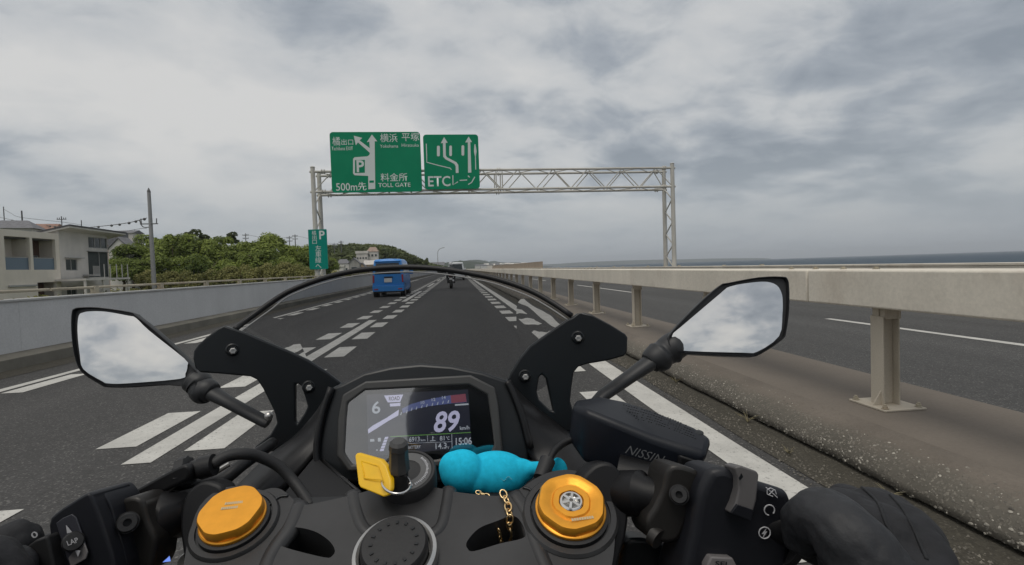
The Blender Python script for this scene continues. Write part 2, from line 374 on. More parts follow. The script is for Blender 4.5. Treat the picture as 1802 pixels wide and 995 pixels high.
# raised median with a rough rounded kerb face
b = MB()
prof = [(2.19, -.05), (2.19, .018), (2.145, .028), (2.156, .07), (2.185, .118), (2.225, .156), (2.27, .183), (2.33, .199), (2.42, .205), (3.36, .206), (3.41, .205), (3.42, .195), (3.42, -.05)]
ysn = [-6 + .12 * i for i in range(170)] + [14.4 + .8 * i for i in range(1, 60)] + [62 + 20 * i for i in range(1, 100)]
rows = []
for y in ysn:
    r = []
    for i, (x, z) in enumerate(prof):
        k = 1 if 2 <= i <= 6 and y < 20 else 0
        nzv = noise.noise(V((x * 9, y * 9, z * 9))) * .010 * k + noise.noise(V((x * 3, y * 2.6, 5))) * .016 * k
        r.append(V((x + nzv, y, z + nzv * .4)))
    rows.append(r)
bm = MB(); bm.grid([r[:9] for r in rows]); struct(bm.done('kerb', M_KERB, smooth=True))
bm = MB(); bm.grid([r[8:] for r in rows]); struct(bm.done('median', M_MED, smooth='auto'))
# stones standing proud of the worn kerb face
def kerb_at(y, u):
    i = min(range(len(ysn)), key=lambda q: abs(ysn[q] - y)); r = rows[i]; f = 1 + u * 6; k = int(f); return r[k].lerp(r[k + 1], f - k)
vs_, fs_, tn_ = [], [], []; rk = random.Random(21)
for i in range(5200):
    y = .5 + 8.5 * rk.random() ** 1.5; u = min(.99, max(0, rk.gauss(.45, .26)))
    if noise.noise(V((y * 1.7, u * 3, 2))) < -.12 and rk.random() < .8: continue
    p = kerb_at(y, u) + V((0, rk.uniform(-.06, .06), 0)); s_ = rk.choice((.003, .004, .004, .005, .006, .008)); n0 = len(vs_); a0 = rk.uniform(0, 6.28)
    ax = V((-.75 + u * .6, 0, .35 + u * .6)).normalized(); t1 = V((0, 1, 0)); t2 = ax.cross(t1)
    for q in range(6): a = a0 + q * 1.047; w_ = s_ * rk.uniform(.7, 1.25); vs_.append(p + t1 * math.cos(a) * w_ * 1.3 + t2 * math.sin(a) * w_ - ax * .001)
    vs_.append(p + ax * s_ * .38 + t1 * s_ * .2)
    for q in range(6): fs_.append((n0 + q, n0 + (q + 1) % 6, n0 + 6)); tn_.append(0)
    tt = rk.random(); tn_[-6:] = [tt] * 6
me_ = bpy.data.meshes.new('kerb_stones'); me_.from_pydata(vs_, [], fs_); at_ = me_.attributes.new('tone', 'FLOAT', 'FACE'); at_.data.foreach_set('value', tn_)
ms_ = bpy.data.materials.new('kerb stones'); ms_.use_nodes = True; tt_ = ms_.node_tree; aa_ = tt_.nodes.new('ShaderNodeAttribute'); aa_.attribute_name = 'tone'; rr_ = tt_.nodes.new('ShaderNodeValToRGB')
rr_.color_ramp.elements[0].color = (.09, .082, .07, 1); rr_.color_ramp.elements[1].color = (.46, .43, .37, 1); k_ = rr_.color_ramp.elements.new(.6); k_.color = (.20, .185, .155, 1)
tt_.links.new(aa_.outputs['Fac'], rr_.inputs[0]); tt_.links.new(rr_.outputs[0], tt_.nodes['Principled BSDF'].inputs['Base Color']); tt_.nodes['Principled BSDF'].inputs['Roughness'].default_value = .8
me_.materials.append(ms_); ks_ = bpy.data.objects.new('kerb_stones', me_); COL.objects.link(ks_); tag(ks_, 'exposed pebbles standing out of the worn median kerb face', 'pebbles', kind='stuff')
# left kerb below the parapet
bm = MB(); bm.grid([[V((-6.5, y, .20)), V((-6.28, y, .185)), V((-6.22, y, .15)), V((-6.20, y, -.02))] for y in (-30, 0, 20, 60, 200, 2200)]); struct(bm.done('kerb', M_LKERB, smooth='auto'))
# painted lines: each mark its own sheet 4 mm over the asphalt
LINES = bpy.data.objects.new('lane_markings', None); COL.objects.link(LINES); LINES['kind'] = 'structure'
def mark(x0, x1, y0, y1, nm='marking_dash'):
    n = max(1, int((y1 - y0) / 1.0)) if y1 < 60 else 1
    b = MB(); j = .006
    L_ = [V((x0 + random.uniform(-j, j), y0 + (y1 - y0) * i / n, .004)) for i in range(n + 1)]
    Rr = [V((x1 + random.uniform(-j, j), y0 + (y1 - y0) * i / n, .004)) for i in range(n + 1)]
    b.grid([[L_[i], Rr[i]] for i in range(n + 1)]); return b.done(nm, M_LINE, LINES)
mark(1.54, 1.77, -20, 40, 'edge_line'); mark(1.54, 1.77, 40, 1500, 'edge_line')
mark(-5.22, -5.10, -20, 40, 'edge_line'); mark(-5.22, -5.10, 40, 1500, 'edge_line')
def dashes(x0, x1, ya, per, ln, yend, single=True):
    y = ya
    while y < yend: mark(x0, x1, y, y + ln); y += per
dashes(-1.93, -1.66, 3.58 - 1.8 * 2, 1.8, .92, 75)
dashes(-2.60, -2.33, 3.75 - 1.8 * 2, 1.8, .88, 75)
dashes(1.10, 1.40, 3.55 - 1.8 * 2, 1.8, .92, 75)
dashes(-5.02, -4.80, 5.9 - 3.6, 1.8, .98, 60)
for y in (-13.2, 3.40, 19.3, 35, 51, 67, 83, 100, 120, 150, 200, 260): mark(-2.22, -2.03, y, y + (9.0 if y < 60 else 11), 'centre_line')
for y in (-.6, 19.3, 39, 59, 79, 100, 120, 140, 170): mark(7.0, 7.15, y, y + 9.3, 'centre_line')
mark(3.75, 3.9, -20, 1500, 'edge_line') if False else None
mark(10.2, 10.35, -20, 1500, 'edge_line')
# weeds and loose grit along the kerb
b = MB()
for i in range(2600):
    y = random.uniform(.3, 12); x = min(2.12, 1.94 + random.gauss(0, .06)); s_ = random.uniform(.003, .010)
    p = V((x, y, .004)); a = random.uniform(0, 6.28)
    vs = [b.v(p + V((math.cos(a + k * 2.1) * s_, math.sin(a + k * 2.1) * s_, .001))) for k in range(3)]; t = b.v(p + V((0, 0, s_ * 1.1)))
    for k in range(3): b.f([vs[k], vs[(k + 1) % 3], t])
g = b.done('gravel', mat('grit', (.17, .155, .13), .9, nscale=40, namt=.6)); tag(g, 'loose pale grit lying in the gutter at the foot of the median kerb', 'gravel', kind='stuff')
M_DRY = mat('dry weed', (.22, .19, .11), .9)
for k, (y, x, h_) in enumerate(((3.35, 2.08, .10), (2.15, 2.06, .07), (4.6, 2.11, .09), (2.75, 1.97, .06))):
    b = MB()
    for i in range(16):
        a = random.uniform(0, 6.28); l = h_ * random.uniform(.5, 1.2); p = V((x, y, .004))
        q = p + V((math.cos(a) * l * .8, math.sin(a) * l * .8, l * .6))
        b.tube([p, (p + q) / 2 + V((0, 0, l * .15)), q], [.0016, .0013, .0005], 4)
    o = b.done('weed', M_DRY, loc=(x, y, 0))
    tag(o, ['dry weed in the gutter below the big mirror', 'nearest dry weed in the gutter beside the rider glove', 'dry weed in the gutter beside the kerb notch', 'low dry weed on the gutter edge by the edge line'][k], 'weed', 'dry weeds in the gutter')
# ------------------------------------------------------------------ left parapet and its rail
W = root('parapet_wall', (-6.5, 10, 0), 'long smooth grey concrete parapet wall along the left side of the road', 'wall')
Y0, SEG = -12.0, 10.0
for i in range(60):
    y = Y0 + i * SEG; b = MB(); b.box(-6.72, -6.48, y + .0015, y + SEG - .0015, -.7, .93); b.done('wall_panel', M_WALL, W)
    b = MB(); b.box(-6.75, -6.455, y + .004, y + SEG - .004, .93, .972); b.done('coping', M_CAP, W, bevel=.01)
RL = root('guard_rail', (-6.62, 10, .97), 'low rust-stained cream rail standing on top of the left parapet wall', 'rail')
yy = 9.75 - 2.0 * 12
bp_ = MB(); bp_.box(-6.66, -6.58, -.055, .055, .972, 1.11); bp_.box(-6.70, -6.54, -.09, .09, .972, .982)
pst = bp_.done('rail_post', M_RAIL, RL, bevel=.004); pst.location.y = yy - 10 + 10
base_loc = pst.location.copy()
for i in range(1, 60): share(pst, (base_loc.x, base_loc.y + i * 2.0, base_loc.z), RL)
for i in range(15):
    b = MB(); y = yy - 1 + i * 8; b.tube([V((-6.62, y + .02, 1.085)), V((-6.62, y + 7.98, 1.085))], .024, 10); b.done('rail_pipe', M_RAIL, RL, smooth='auto')
# ------------------------------------------------------------------ median beam barrier
BR = root('median_barrier', (2.79, 3, .2), 'rust-stained cream box beam barrier on posts along the concrete median', 'barrier')
for i in range(-2, 40):
    y = 3.42 + 6.75 * i
    b = MB(); b.box(2.62, 2.95, y + .005, y + 6.745, .862, 1.105); b.done('beam', M_CREAM, BR, bevel=.012)
def barrier_post():
    b = MB()
    b.box(2.725, 2.735, -.05, .05, .218, .80); b.box(2.835, 2.845, -.05, .05, .218, .862); b.box(2.735, 2.835, -.006, .044, .219, .861)
    b.box(2.745, 2.86, -.045, .049, .78, .862)
    p = b.done('post', M_POSTP, BR, bevel=.003)
    b = MB(); b.box(2.645, 2.935, -.145, .145, .206, .218); pl = b.done('base_plate', M_POSTP, p, bevel=.003)
    b = MB()
    b.plate([V((2.725, -.03, .218)), V((2.665, -.03, .218)), V((2.725, -.03, .31))], (0, .007, 0))
    b.done('gusset', M_POSTP, p)
    for bx in (2.672, 2.908):
        for by in (-.115, .115):
            b = MB(); b.lathe((bx, by, .22), (0, 0, 1), [(.022, 0), (.022, .003), (.015, .003), (.015, .017), (.009, .017), (.009, .028)], 6); b.done('anchor_bolt', M_RAIL, p)
    return p
pp = barrier_post()
def moveprop(o, dy):
    o.location.y += dy
first = True
posts = []
for i in range(-3, 96):
    y = 2.92 + 2.25 * i
    o = pp if first else copy_tree(pp, BR) if i < 14 else share(pp, pp.location, BR)
    if first: base = pp.location.copy()
    o.location = (base.x, y, base.z); first = False
pass
for i in range(0, 12):
    y = 3.42 + 6.75 * i
    for dy in (-.42, -.14, .14, .42):
        b = MB(); b.lathe((2.80, y + dy, 1.105), (0, 0, 1), [(.022, 0), (.022, .004), (.014, .004), (.014, .018)], 6); b.done('joint_bolt', M_RAIL, BR)
# ------------------------------------------------------------------ sea side parapet of the other carriageway
SW = root('sea_wall', (11.4, 10, 0), 'pale cream parapet wall on the sea side of the opposite carriageway', 'wall')
for i in range(60):
    y = -12 + 8 * i; b = MB(); b.box(11.3, 11.55, y + .006, y + 7.994, 0, .90); b.box(11.27, 11.58, y + .004, y + 7.996, .9, .955); b.done('wall_panel', M_CREAM, SW, bevel=.01)
for i in range(46):
    y = 2 + 2.2 * i + random.uniform(-.3, .3)
    if random.random() < .55: b = MB(); s_ = random.uniform(.03, .07); b.box(11.33, 11.47, y, y + s_ * 1.5, .955, .955 + s_); b.done('rail_stub', M_RAIL, SW)
NB = root('noise_wall', (11.6, 68, 0), 'taller tan wall rising above the far end of the sea side parapet', 'wall')
for i in range(24):
    y = 67 + 4 * i; b = MB(); b.box(11.62, 11.8, y + .01, y + 3.99, 0, 1.86 + .002 * i); b.done('wall_panel', concrete('tan wall %d' % (i % 2), (.36, .29, .225), stain=.15), NB)
# ------------------------------------------------------------------ sign gantry
M_GAL = concrete('gantry paint', (.54, .52, .47), rust=.12, stain=.15, sc=1.2, bump=.1)
M_GREEN = mat('sign green', (.0, .22, .105), .5, spec=.2, nscale=.7, var=((.0, .205, .10), (.003, .235, .115)))
M_GREEN2 = mat('small sign green', (.0, .22, .17), .5, spec=.2)
M_WHT = mat('sign white', (.62, .66, .64), .4)
M_BACK = mat('sign back aluminium', (.4, .4, .4), .5, metal=.6)
YF, YB = 25.5, 26.6
GT = root('sign_gantry', ((-6.9 + 11.75) / 2, 26, 0), 'cream tubular truss gantry spanning both carriageways and carrying green signs', 'gantry')
zt_l = onY(562, 302, YF).z; zt_r = onX(1182, 289, 11.75).z; 
ZT = (onY(565, 306, YF).z + onX(1182, 293, 11.75).z) / 2
ZB = (onY(570, 344, YF).z + onX(1176, 326, 11.75).z) / 2
XL, XR = -7.0, 11.75
for X in (XL, XR):
    for Y in (YF, YB):
        b = MB(); b.tube([V((X, Y, -.7)), V((X, Y, ZT + .22))], [.125, .105], 16); b.lathe((X, Y, ZT + .22), (0, 0, 1), [(.12, 0), (.12, .02), (.05, .05)], 16); b.done('post', M_GAL, GT, smooth='auto')
    b = MB(); z = .9; k = 0
    while z < ZB - .3:
        b.tube([V((X, YF + .1 if k % 2 == 0 else YB - .1, z)), V((X, YB - .1 if k % 2 == 0 else YF + .1, z + .62))], .034, 8); z += .62; k += 1
    b.done('post_bracing', M_GAL, GT, smooth='auto')
DZ = .0
for (Y, Z) in ((YF, ZT), (YB, ZT), (YF, ZB), (YB, ZB)):
    b = MB(); b.tube([V((XL - .15, Y, Z)), V((XR + .15, Y, Z))], .062, 12); b.done('chord', M_GAL, GT, smooth='auto')
n = 20; dx = (XR - XL) / n
for Y in (YF, YB):
    for i in range(n):
        a = (XL + i * dx, XL + (i + 1) * dx); za, zb = (ZB, ZT) if i % 2 == 0 else (ZT, ZB)
        off = .35 if Y == YB else 0
        b = MB(); b.tube([V((a[0] + off, Y, za)), V((min(a[1] + off, XR), Y, zb))], .028, 8); b.done('truss_diagonal', M_GAL, GT, smooth='auto')
for Z in (ZT, ZB):
    for i in range(n):
        a = (XL + i * dx, XL + (i + 1) * dx); ya, yb = (YF, YB) if i % 2 == 0 else (YB, YF)
        b = MB(); b.tube([V((a[0], ya, Z)), V((a[1], yb, Z))], .024, 8); b.done('truss_lacing', M_GAL, GT, smooth='auto')
XM = onY(878, 300, YF).x
for X in (XM, XL + .5, XR - .45):
    for Y in (YF, YB):
        for Z in (ZT, ZB):
            b = MB(); 
            for q in (-.06, .06): b.lathe((X + q - .02, Y, Z), (1, 0, 0), [(.07, 0), (.12, 0), (.12, .03), (.07, .03)], 14)
            b.done('flange', M_GAL, GT, smooth='auto')
for q in (-.16, .16):
    for Y in (YF, YB): b = MB(); b.tube([V((XM + q, Y, ZB)), V((XM + q, Y, ZT))], .03, 8); b.done('truss_upright', M_GAL, GT, smooth='auto')
YS = YF - .22
def rounded(x0, x1, z0, z1, Y, r=.12, n=5):
    o = []
    for cx, cz, a in ((x1 - r, z1 - r, 0), (x0 + r, z1 - r, 90), (x0 + r, z0 + r, 180), (x1 - r, z0 + r, 270)):
        for i in range(n + 1): t = R(a + 90 * i / n); o.append(V((cx + r * math.cos(t), Y, cz + r * math.sin(t))))
    return o
def sign(x0p, x1p, y0p, y1p, label, xm, S, Y=YS, mt=None, r=.16, name='road_sign', trim=True):
    """front sheet on plane Y; pixel edges measured at the middle"""
    a = onY(x0p, (y0p + y1p) / 2, Y); c = onY(x1p, (y0p + y1p) / 2, Y); xm_ = (x0p + x1p) / 2
    t = onY(xm_, y0p, Y); bt = onY(xm_, y1p, Y)
    x0, x1, z0, z1 = a.x, c.x, bt.z, t.z
    rt = root(name, ((x0 + x1) / 2, Y, z0), label, 'road sign')
    b = MB(); b.plate(rounded(x0, x1, z0, z1, Y, r), (0, .05, 0)); b.done('sign_panel', mt or M_GREEN, rt)
    b = MB(); nb = 4 if x1 - x0 > 1.6 else 2
    for i in range(nb):
        x = x0 + (x1 - x0) * (i + .5) / nb; b.box(x - .04, x + .04, Y + .051, Y + .17, z0 - .04, z1 - .15)
    b.done('sign_bracket', M_GAL, rt)
    return rt, x0, x1, z0, z1
def stext(rt, s, ax, ay, hpx, wpx, Y, conv, wt=.0):
    p = onY(*conv(ax, ay), Y - .004); q = onY(*conv(ax + wpx, ay), Y - .004); h = onY(*conv(ax, ay - hpx), Y - .004)
    size = (h.z - p.z)
    cjk = any(ord(c) > 0x2000 for c in s)
    return text(s, size / (.84 if cjk else .73), frame(p, (1, 0, 0), (0, 0, 1)), M_WHT, rt, 'lettering', fit=q.x - p.x, weight=wt * size)
def spoly(rt, pts, Y, conv, nm='arrow', d=.008, m=None):
    P = [onY(*conv(*p), Y) for p in pts]; P = [V((p.x, Y - d, p.z)) for p in P]
    b = MB(); b.plate(P, (0, d - .001, 0)); return b.done(nm, m or M_WHT, rt)
# big sign
cv = lambda x, y: (575 + x * .12057, 225 + y * .12057)
rt, x0, x1, z0, z1 = sign(582, 741, 232.5, 338.5, 'largest green sign on the gantry, left of the lane sign, with exit and parking diagram', 0, 0)
stext(rt, '橘', 82, 250, 115, 115, YS, cv, .004); stext(rt, '出口', 205, 246, 78, 172, YS, cv, .004)
stext(rt, 'Tachibana EXIT', 72, 330, 55, 310, YS, cv, .002)
stext(rt, '横浜', 778, 200, 112, 252, YS, cv, .004); stext(rt, '平塚', 1090, 186, 112, 255, YS, cv, .004)
stext(rt, 'Yokohama', 778, 292, 48, 265, YS, cv, .002); stext(rt, 'Hiratsuka', 1090, 278, 48, 250, YS, cv, .002)
stext(rt, '料金所', 785, 775, 108, 390, YS, cv, .004); stext(rt, 'TOLL GATE', 752, 868, 62, 470, YS, cv, .01)
stext(rt, '500m', 132, 920, 115, 310, YS, cv, .01); stext(rt, '先', 450, 905, 110, 125, YS, cv, .004)
spoly(rt, [(608, 900), (606, 705), (408, 695), (385, 670), (385, 455), (408, 432), (590, 420), (622, 400), (630, 370), (598, 340), (455, 215), (425, 258), (395, 118), (518, 150), (480, 188), (628, 300), (622, 205), (585, 212), (660, 100), (738, 200), (700, 198), (708, 895)], YS, cv)
spoly(rt, [(412, 662), (556, 658), (556, 470), (412, 474)], YS - .0085, cv, 'panel_inset', .003, M_GREEN)
spoly(rt, [(622, 805), (688, 803), (688, 770), (622, 772)], YS - .0085, cv, 'panel_inset', .003, M_GREEN)
stext(rt, 'P', 428, 645, 175, 110, YS - .010, cv, .03)
# lane sign
cv = lambda x, y: (740 + x * .1206, 225 + y * .1206)
rt, x0, x1, z0, z1 = sign(746, 843, 237, 333, 'smaller square green sign on the gantry with two white lane arrows', 0, 0)
def stroke(rt, pts, w, Y, conv, nm='arrow'):
    """polyline of constant width as one polygon"""
    P = [V((x, y, 0)) for x, y in pts]; Lf, Rt = [], []
    for i, p in enumerate(P):
        d1 = (P[min(i + 1, len(P) - 1)] - P[max(i - 1, 0)]).normalized(); nrm = V((-d1.y, d1.x, 0)) * w / 2
        Lf.append(p + nrm); Rt.append(p - nrm)
    return spoly(rt, [(q.x, q.y) for q in Lf + Rt[::-1]], Y, conv, nm)
spoly(rt, [(515, 662), (513, 565), (495, 530), (365, 462), (332, 425), (327, 226), (296, 226), (344, 138), (396, 220), (366, 222), (370, 405), (385, 432), (525, 505), (552, 545), (556, 660)], YS, cv)
spoly(rt, [(694, 658), (690, 214), (652, 216), (702, 130), (752, 210), (726, 212), (742, 655)], YS, cv)
for (a, c, d, e_) in ((240, 282, 265, 418), (420, 458, 262, 415), (598, 638, 258, 408)):
    spoly(rt, [(a, c and e_ - 14), (a + 8, e_), (c - 8, e_), (c, e_ - 14), (c, d + 14), (c - 8, d), (a + 8, d), (a, d + 14)], YS, cv, 'lane_dash')
stroke(rt, [(84, 235), (90, 400), (92, 505), (250, 548), (435, 592), (450, 615)], 12, YS, cv, 'lane_edge')
spoly(rt, [(788, 245), (800, 240), (812, 300), (818, 350), (806, 420), (812, 612), (800, 612), (795, 420), (780, 350), (782, 300)], YS, cv, 'lane_edge')
stext(rt, 'ETC', 102, 855, 152, 325, YS, cv, .02)
stroke(rt, [(472, 695), (474, 835), (545, 790)], 14, YS, cv, 'lettering'); stroke(rt, [(572, 770), (680, 764)], 14, YS, cv, 'lettering')
stroke(rt, [(692, 702), (718, 725)], 14, YS, cv, 'lettering'); stroke(rt, [(695, 830), (745, 800), (792, 718)], 14, YS, cv, 'lettering')
# small portrait sign on the left posts
YSS = YF - .22
cv = lambda x, y: (530 + x * .30155, 200 + y * .30155)
rt, x0, x1, z0, z1 = sign(543.5, 576, 404, 474, 'narrow upright teal sign strapped to the left gantry posts', 0, 0, YSS, M_GREEN2, .03)
stext(rt, 'P', 103, 733, 50, 32, YSS, cv, .03)
for k, ch in enumerate('橘出口'): stext(rt, ch, 62, 708 + 26 * k, 23, 25, YSS, cv)
for k, ch in enumerate('左車線へ'): stext(rt, ch, 82, 802 + 34 * k, 31, 34, YSS, cv)
# ------------------------------------------------------------------ street lamp, poles, wires
M_POLE = concrete('pole concrete', (.30, .30, .30), stain=.15)
M_PDK = mat('dark pole', (.12, .12, .12), .8)
p = onX(771, 470, -7.3)
LP = root('street_lamp', (-7.3, p.y, 0), 'tall curved street lamp beside the road in the distance', 'street lamp')
zt = onX(771, 446, -7.3).z
b = MB(); b.tube(smoothpts([V((-7.3, p.y, 0)), V((-7.3, p.y, zt * .6)), V((-7.25, p.y, zt)), V((-6.6, p.y, zt + 1.3)), V((-5.3, p.y, zt + 1.9))]), .10, 8); b.done('pole', M_POLE, LP, smooth=True)
b = MB(); b.ball((-5.0, p.y, zt + 1.9), (.5, .2, .12)); b.done('lamp_head', M_POLE, LP, smooth=True)
def pole(x, ytop, ybase, d, r, label, arms=2, m=None, zb=-.75, off=(0, 0)):
    t = at(x, ytop, d); 
    o = root('utility_pole', (t.x, t.y, zb), label, 'utility pole', 'utility poles left of the road')
    b = MB(); b.tube([V((t.x, t.y, zb)), V((t.x, t.y, t.z))], [r, r * .7], 10); b.done('pole', m or M_PDK, o, smooth='auto')
    for k in range(arms):
        z = t.z - .5 - .8 * k; wd = .7
        b = MB(); b.box(t.x - wd, t.x + wd, t.y - .05, t.y + .05, z - .05, z + .05)
        for i in (-.9, -.45, .45, .9): b.tube([V((t.x + i * wd, t.y, z + .05)), V((t.x + i * wd, t.y, z + .3))], .05, 6)
        b.done('crossarm', m or M_PDK, o)
    return t
D0 = 42
T = pole(262, 339, 505, D0, .19, 'nearest tall grey concrete utility pole behind the parapet wall', 0, M_POLE)
pr = [o for o in COL.objects if o.name.startswith('utility_pole')][0]
hw = at(262, 390, D0)
b = MB(); b.box(hw.x - .7, hw.x + .7, hw.y - .05, hw.y + .05, hw.z - .25, hw.z - .17); 
for i in (-.6, .6): b.tube([V((hw.x + i, hw.y, hw.z - .2)), V((hw.x + i * 1.05, hw.y, hw.z + .25))], .04, 6)
b.tube(smoothpts([V((hw.x - .75, hw.y, hw.z + .1)), V((hw.x - .5, hw.y, hw.z - .45)), V((hw.x, hw.y, hw.z - .5))]), .04, 6)
b.done('insulator_bracket', M_PDK, pr)
b = MB(); b.lathe((T.x, T.y, T.z), (0, 0, 1), [(.14, 0), (.13, .12), (.02, .4)], 8); b.done('pole_cap', M_PDK, pr)
pole(38, 371, 400, 75, .14, 'dark pole rising behind the grey roof at the far left', 0)
pole(6, 364, 400, 85, .1, 'thin pole at the left edge behind the roofs', 0)
pole(108, 381, 400, 80, .1, 'short dark pole between the orange roof and the white flat house', 1)
pole(143, 388, 402, 85, .1, 'pole peeking just over the sloped roof of the grey house', 0)
pole(237, 405, 430, 75, .09, 'small pole left of the big concrete utility pole', 1)
pole(432, 411, 440, 120, .13, 'distant pole standing in the dip of the tree line', 2)
pole(509, 416, 440, 125, .13, 'left one of two distant poles behind the round tree', 2)
pole(519, 413, 440, 135, .15, 'right one of two distant poles behind the round tree', 2)
pole(588, 428, 460, 150, .14, 'distant pole just right of the narrow teal sign', 2)
pole(600, 424, 460, 150, .2, 'thicker distant pole in front of the wooded hill', 2)
pole(678, 437, 470, 170, .16, 'pale pole standing above the blue van', 0, M_POLE)
pole(752, 459, 475, 190, .16, 'short pale post right of the blue van', 0, M_POLE)
def wire(pts, r, label, beads=0):
    P = smoothpts([at(*q) for q in pts], 8); b = MB(); b.tube(P, r, 5)
    o = b.done('overhead_wire', M_PDK, loc=P[0]); tag(o, label, 'wire', 'overhead wires'); 
    if beads:
        for i in range(beads):
            q = P[int((i + .5) / beads * (len(P) - 1))]; b = MB(); b.ball(q - V((0, 0, .05)), (.13, .1, .12), u=8, w_=6); b.done('wire_spacer', M_PDK, o, loc=None) 
    return o
wire([(258, 384, 42), (227, 392, 45), (191, 397, 49), (143, 401, 56), (100, 399, 64), (76, 396, 68), (38, 391, 75), (-30, 376, 90)], .035, 'thick wire with spacers sagging from the concrete pole to the left', 16)
wire([(258, 402, 42), (245, 403, 44), (215, 408, 47), (180, 412, 52)], .02, 'thin lower wire running left from the concrete pole')
wire([(6, 368, 85), (20, 376, 80), (38, 383, 76), (108, 391, 80), (143, 396, 85)], .03, 'thin wire strung between the poles behind the left roofs')
wire([(432, 413, 120), (470, 419, 122), (509, 418, 125), (519, 415, 135), (555, 423, 140), (588, 430, 150), (600, 426, 150)], .035, 'thin wire strung between the distant poles above the trees')
# ------------------------------------------------------------------ houses behind the parapet
M_HW = concrete('house cream wall', (.72, .66, .57), stain=.10, sc=.5, bump=.05)
M_HG = concrete('house grey wall', (.60, .57, .53), stain=.14, sc=.7, bump=.05)
M_HBR = mat('brown cladding', (.10, .055, .04), .7, nscale=6, namt=.2, stretch=(1, 1, 8))
M_DKR = mat('dark roof metal', (.07, .07, .075), .5)
M_GRR = mat('grey roof tile', (.15, .15, .16), .7, nscale=3, namt=.2)
M_ORR = mat('orange roof tile', (.27, .16, .12), .8, nscale=3, namt=.2)
M_PNK = concrete('pink wall', (.50, .33, .25), stain=.1)
M_WIN = mat('window glass', (.05, .06, .065), .12, spec=.6)
M_FRM = mat('window frame', (.33, .33, .32), .5)
M_WSH = mat('white wall', (.60, .58, .54), .8, nscale=.8, namt=.08)
M_BGL = mat('blue frosted glass', (.13, .18, .23), .25)
M_SCR = mat('dark screen', (.035, .045, .045), .6)
def yz(x, y, X): p = onX(x, y, X); return p.y, p.z
def facade(X, y0, y1, z0, z1, op, th, m, parent, nm='wall'):
    """wall on plane X facing +X; op = openings (y0,y1,z0,z1)"""
    ys = sorted({y0, y1, *[a for o in op for a in o[:2]]}); zs = sorted({z0, z1, *[a for o in op for a in o[2:]]}); b = MB()
    gv = {}
    for i in range(len(ys) - 1):
        for j in range(len(zs) - 1):
            cy, cz = (ys[i] + ys[i + 1]) / 2, (zs[j] + zs[j + 1]) / 2
            if any(o[0] < cy < o[1] and o[2] < cz < o[3] for o in op): continue
            b.box(X - th, X, ys[i], ys[i + 1], zs[j], zs[j + 1])
    bmesh.ops.remove_doubles(b.b, verts=b.b.verts, dist=1e-5)
    # drop the walls between neighbouring cells
    seen = {}
    for f in list(b.b.faces): seen.setdefault(tuple(sorted(v.index for v in f.verts)), []).append(f)
    b.b.verts.index_update(); seen = {}
    for f in list(b.b.faces): seen.setdefault(tuple(sorted(v.index for v in f.verts)), []).append(f)
    for k, fs in seen.items():
        if len(fs) > 1: bmesh.ops.delete(b.b, geom=fs, context='FACES_ONLY')
    return b.done(nm, m, parent)
def window(X, r, parent, panes=2, m=None, depth=.1, frame_w=.05):
    y0, y1, z0, z1 = r; b = MB()
    b.box(X - depth, X - depth + .05, y0, y1, z0, z0 + frame_w); b.box(X - depth, X - depth + .05, y0, y1, z1 - frame_w, z1)
    for k in range(panes + 1):
        y = y0 + (y1 - y0 - frame_w) * k / panes; b.box(X - depth + .002, X - depth + .052, y, y + frame_w, z0 + frame_w, z1 - frame_w)
    wo = b.done('window', M_FRM, parent)
    for k in range(panes):
        a = y0 + frame_w + (y1 - y0 - frame_w) * k / panes; c = y0 + (y1 - y0 - frame_w) * (k + 1) / panes
        b = MB(); b.box(X - depth - .01, X - depth + .015, a, c, z0 + frame_w, z1 - frame_w); b.done('pane', m or M_WIN, wo)
    return wo
c5 = lambda x, y: (x * .1909, 350 + y * .1909)
XH = -28.0
def rz(x0, y0, x1, y1, X):
    """rectangle on the facade from crop pixels of its top-left / bottom-right corner, squared up"""
    xm, ym = (x0 + x1) / 2, (y0 + y1) / 2
    ya = yz(*c5(x0, ym), X)[0]; yb = yz(*c5(x1, ym), X)[0]; za = yz(*c5(xm, y1), X)[1]; zb = yz(*c5(xm, y0), X)[1]
    return (min(ya, yb), max(ya, yb), za, zb)
# flat roofed cream house
ya = yz(-90, 440, XH)[0]; yb = yz(*c5(548, 500), XH)[0]
zt = rz(0, 300, 540, 900, XH)[3]
H1 = root('house', (XH - 4, (ya + yb) / 2, -.75), 'cream flat-roofed house with two deep balconies at the far left', 'house')
o1 = rz(45, 348, 280, 655, XH); o2 = rz(305, 372, 515, 655, XH); o3 = rz(350, 770, 525, 908, XH)
zz0 = min(o1[2], o2[2]); zz1 = (o1[3] + o2[3]) / 2; o1 = (o1[0], o1[1], zz0, zz1); o2 = (o2[0], o2[1], zz0, zz1)
facade(XH, ya, yb, -.75, zt, [o1, o2, o3], .22, M_HW, H1)
b = MB(); b.box(XH - 8, XH - .222, yb - .2, yb, -.75, zt - .002); b.box(XH - 8, XH - 7.8, ya, yb - .2, -.75, zt - .002); b.box(XH - 7.8, XH - .222, ya, ya + .2, -.75, zt - .002); b.done('wall', M_HW, H1)
b = MB(); b.box(XH - 7.79, XH - .23, ya + .21, yb - .21, zt - .5, zt - .3); b.done('roof', M_GRR, H1)
b = MB(); b.box(XH - 1.3, XH - 1.1, ya + .21, yb - .21, -.7, zt - .51); b.box(XH - 1.1, XH - .23, ya + .21, yb - .21, zz0 - .25, zz0 - .02); b.done('inner_wall', M_HW, H1)
b = MB(); b.box(XH - 1.09, XH - .23, (o1[1] + o2[0]) / 2 - .1, (o1[1] + o2[0]) / 2 + .1, zz0, zt - .52); b.done('partition', M_HW, H1)
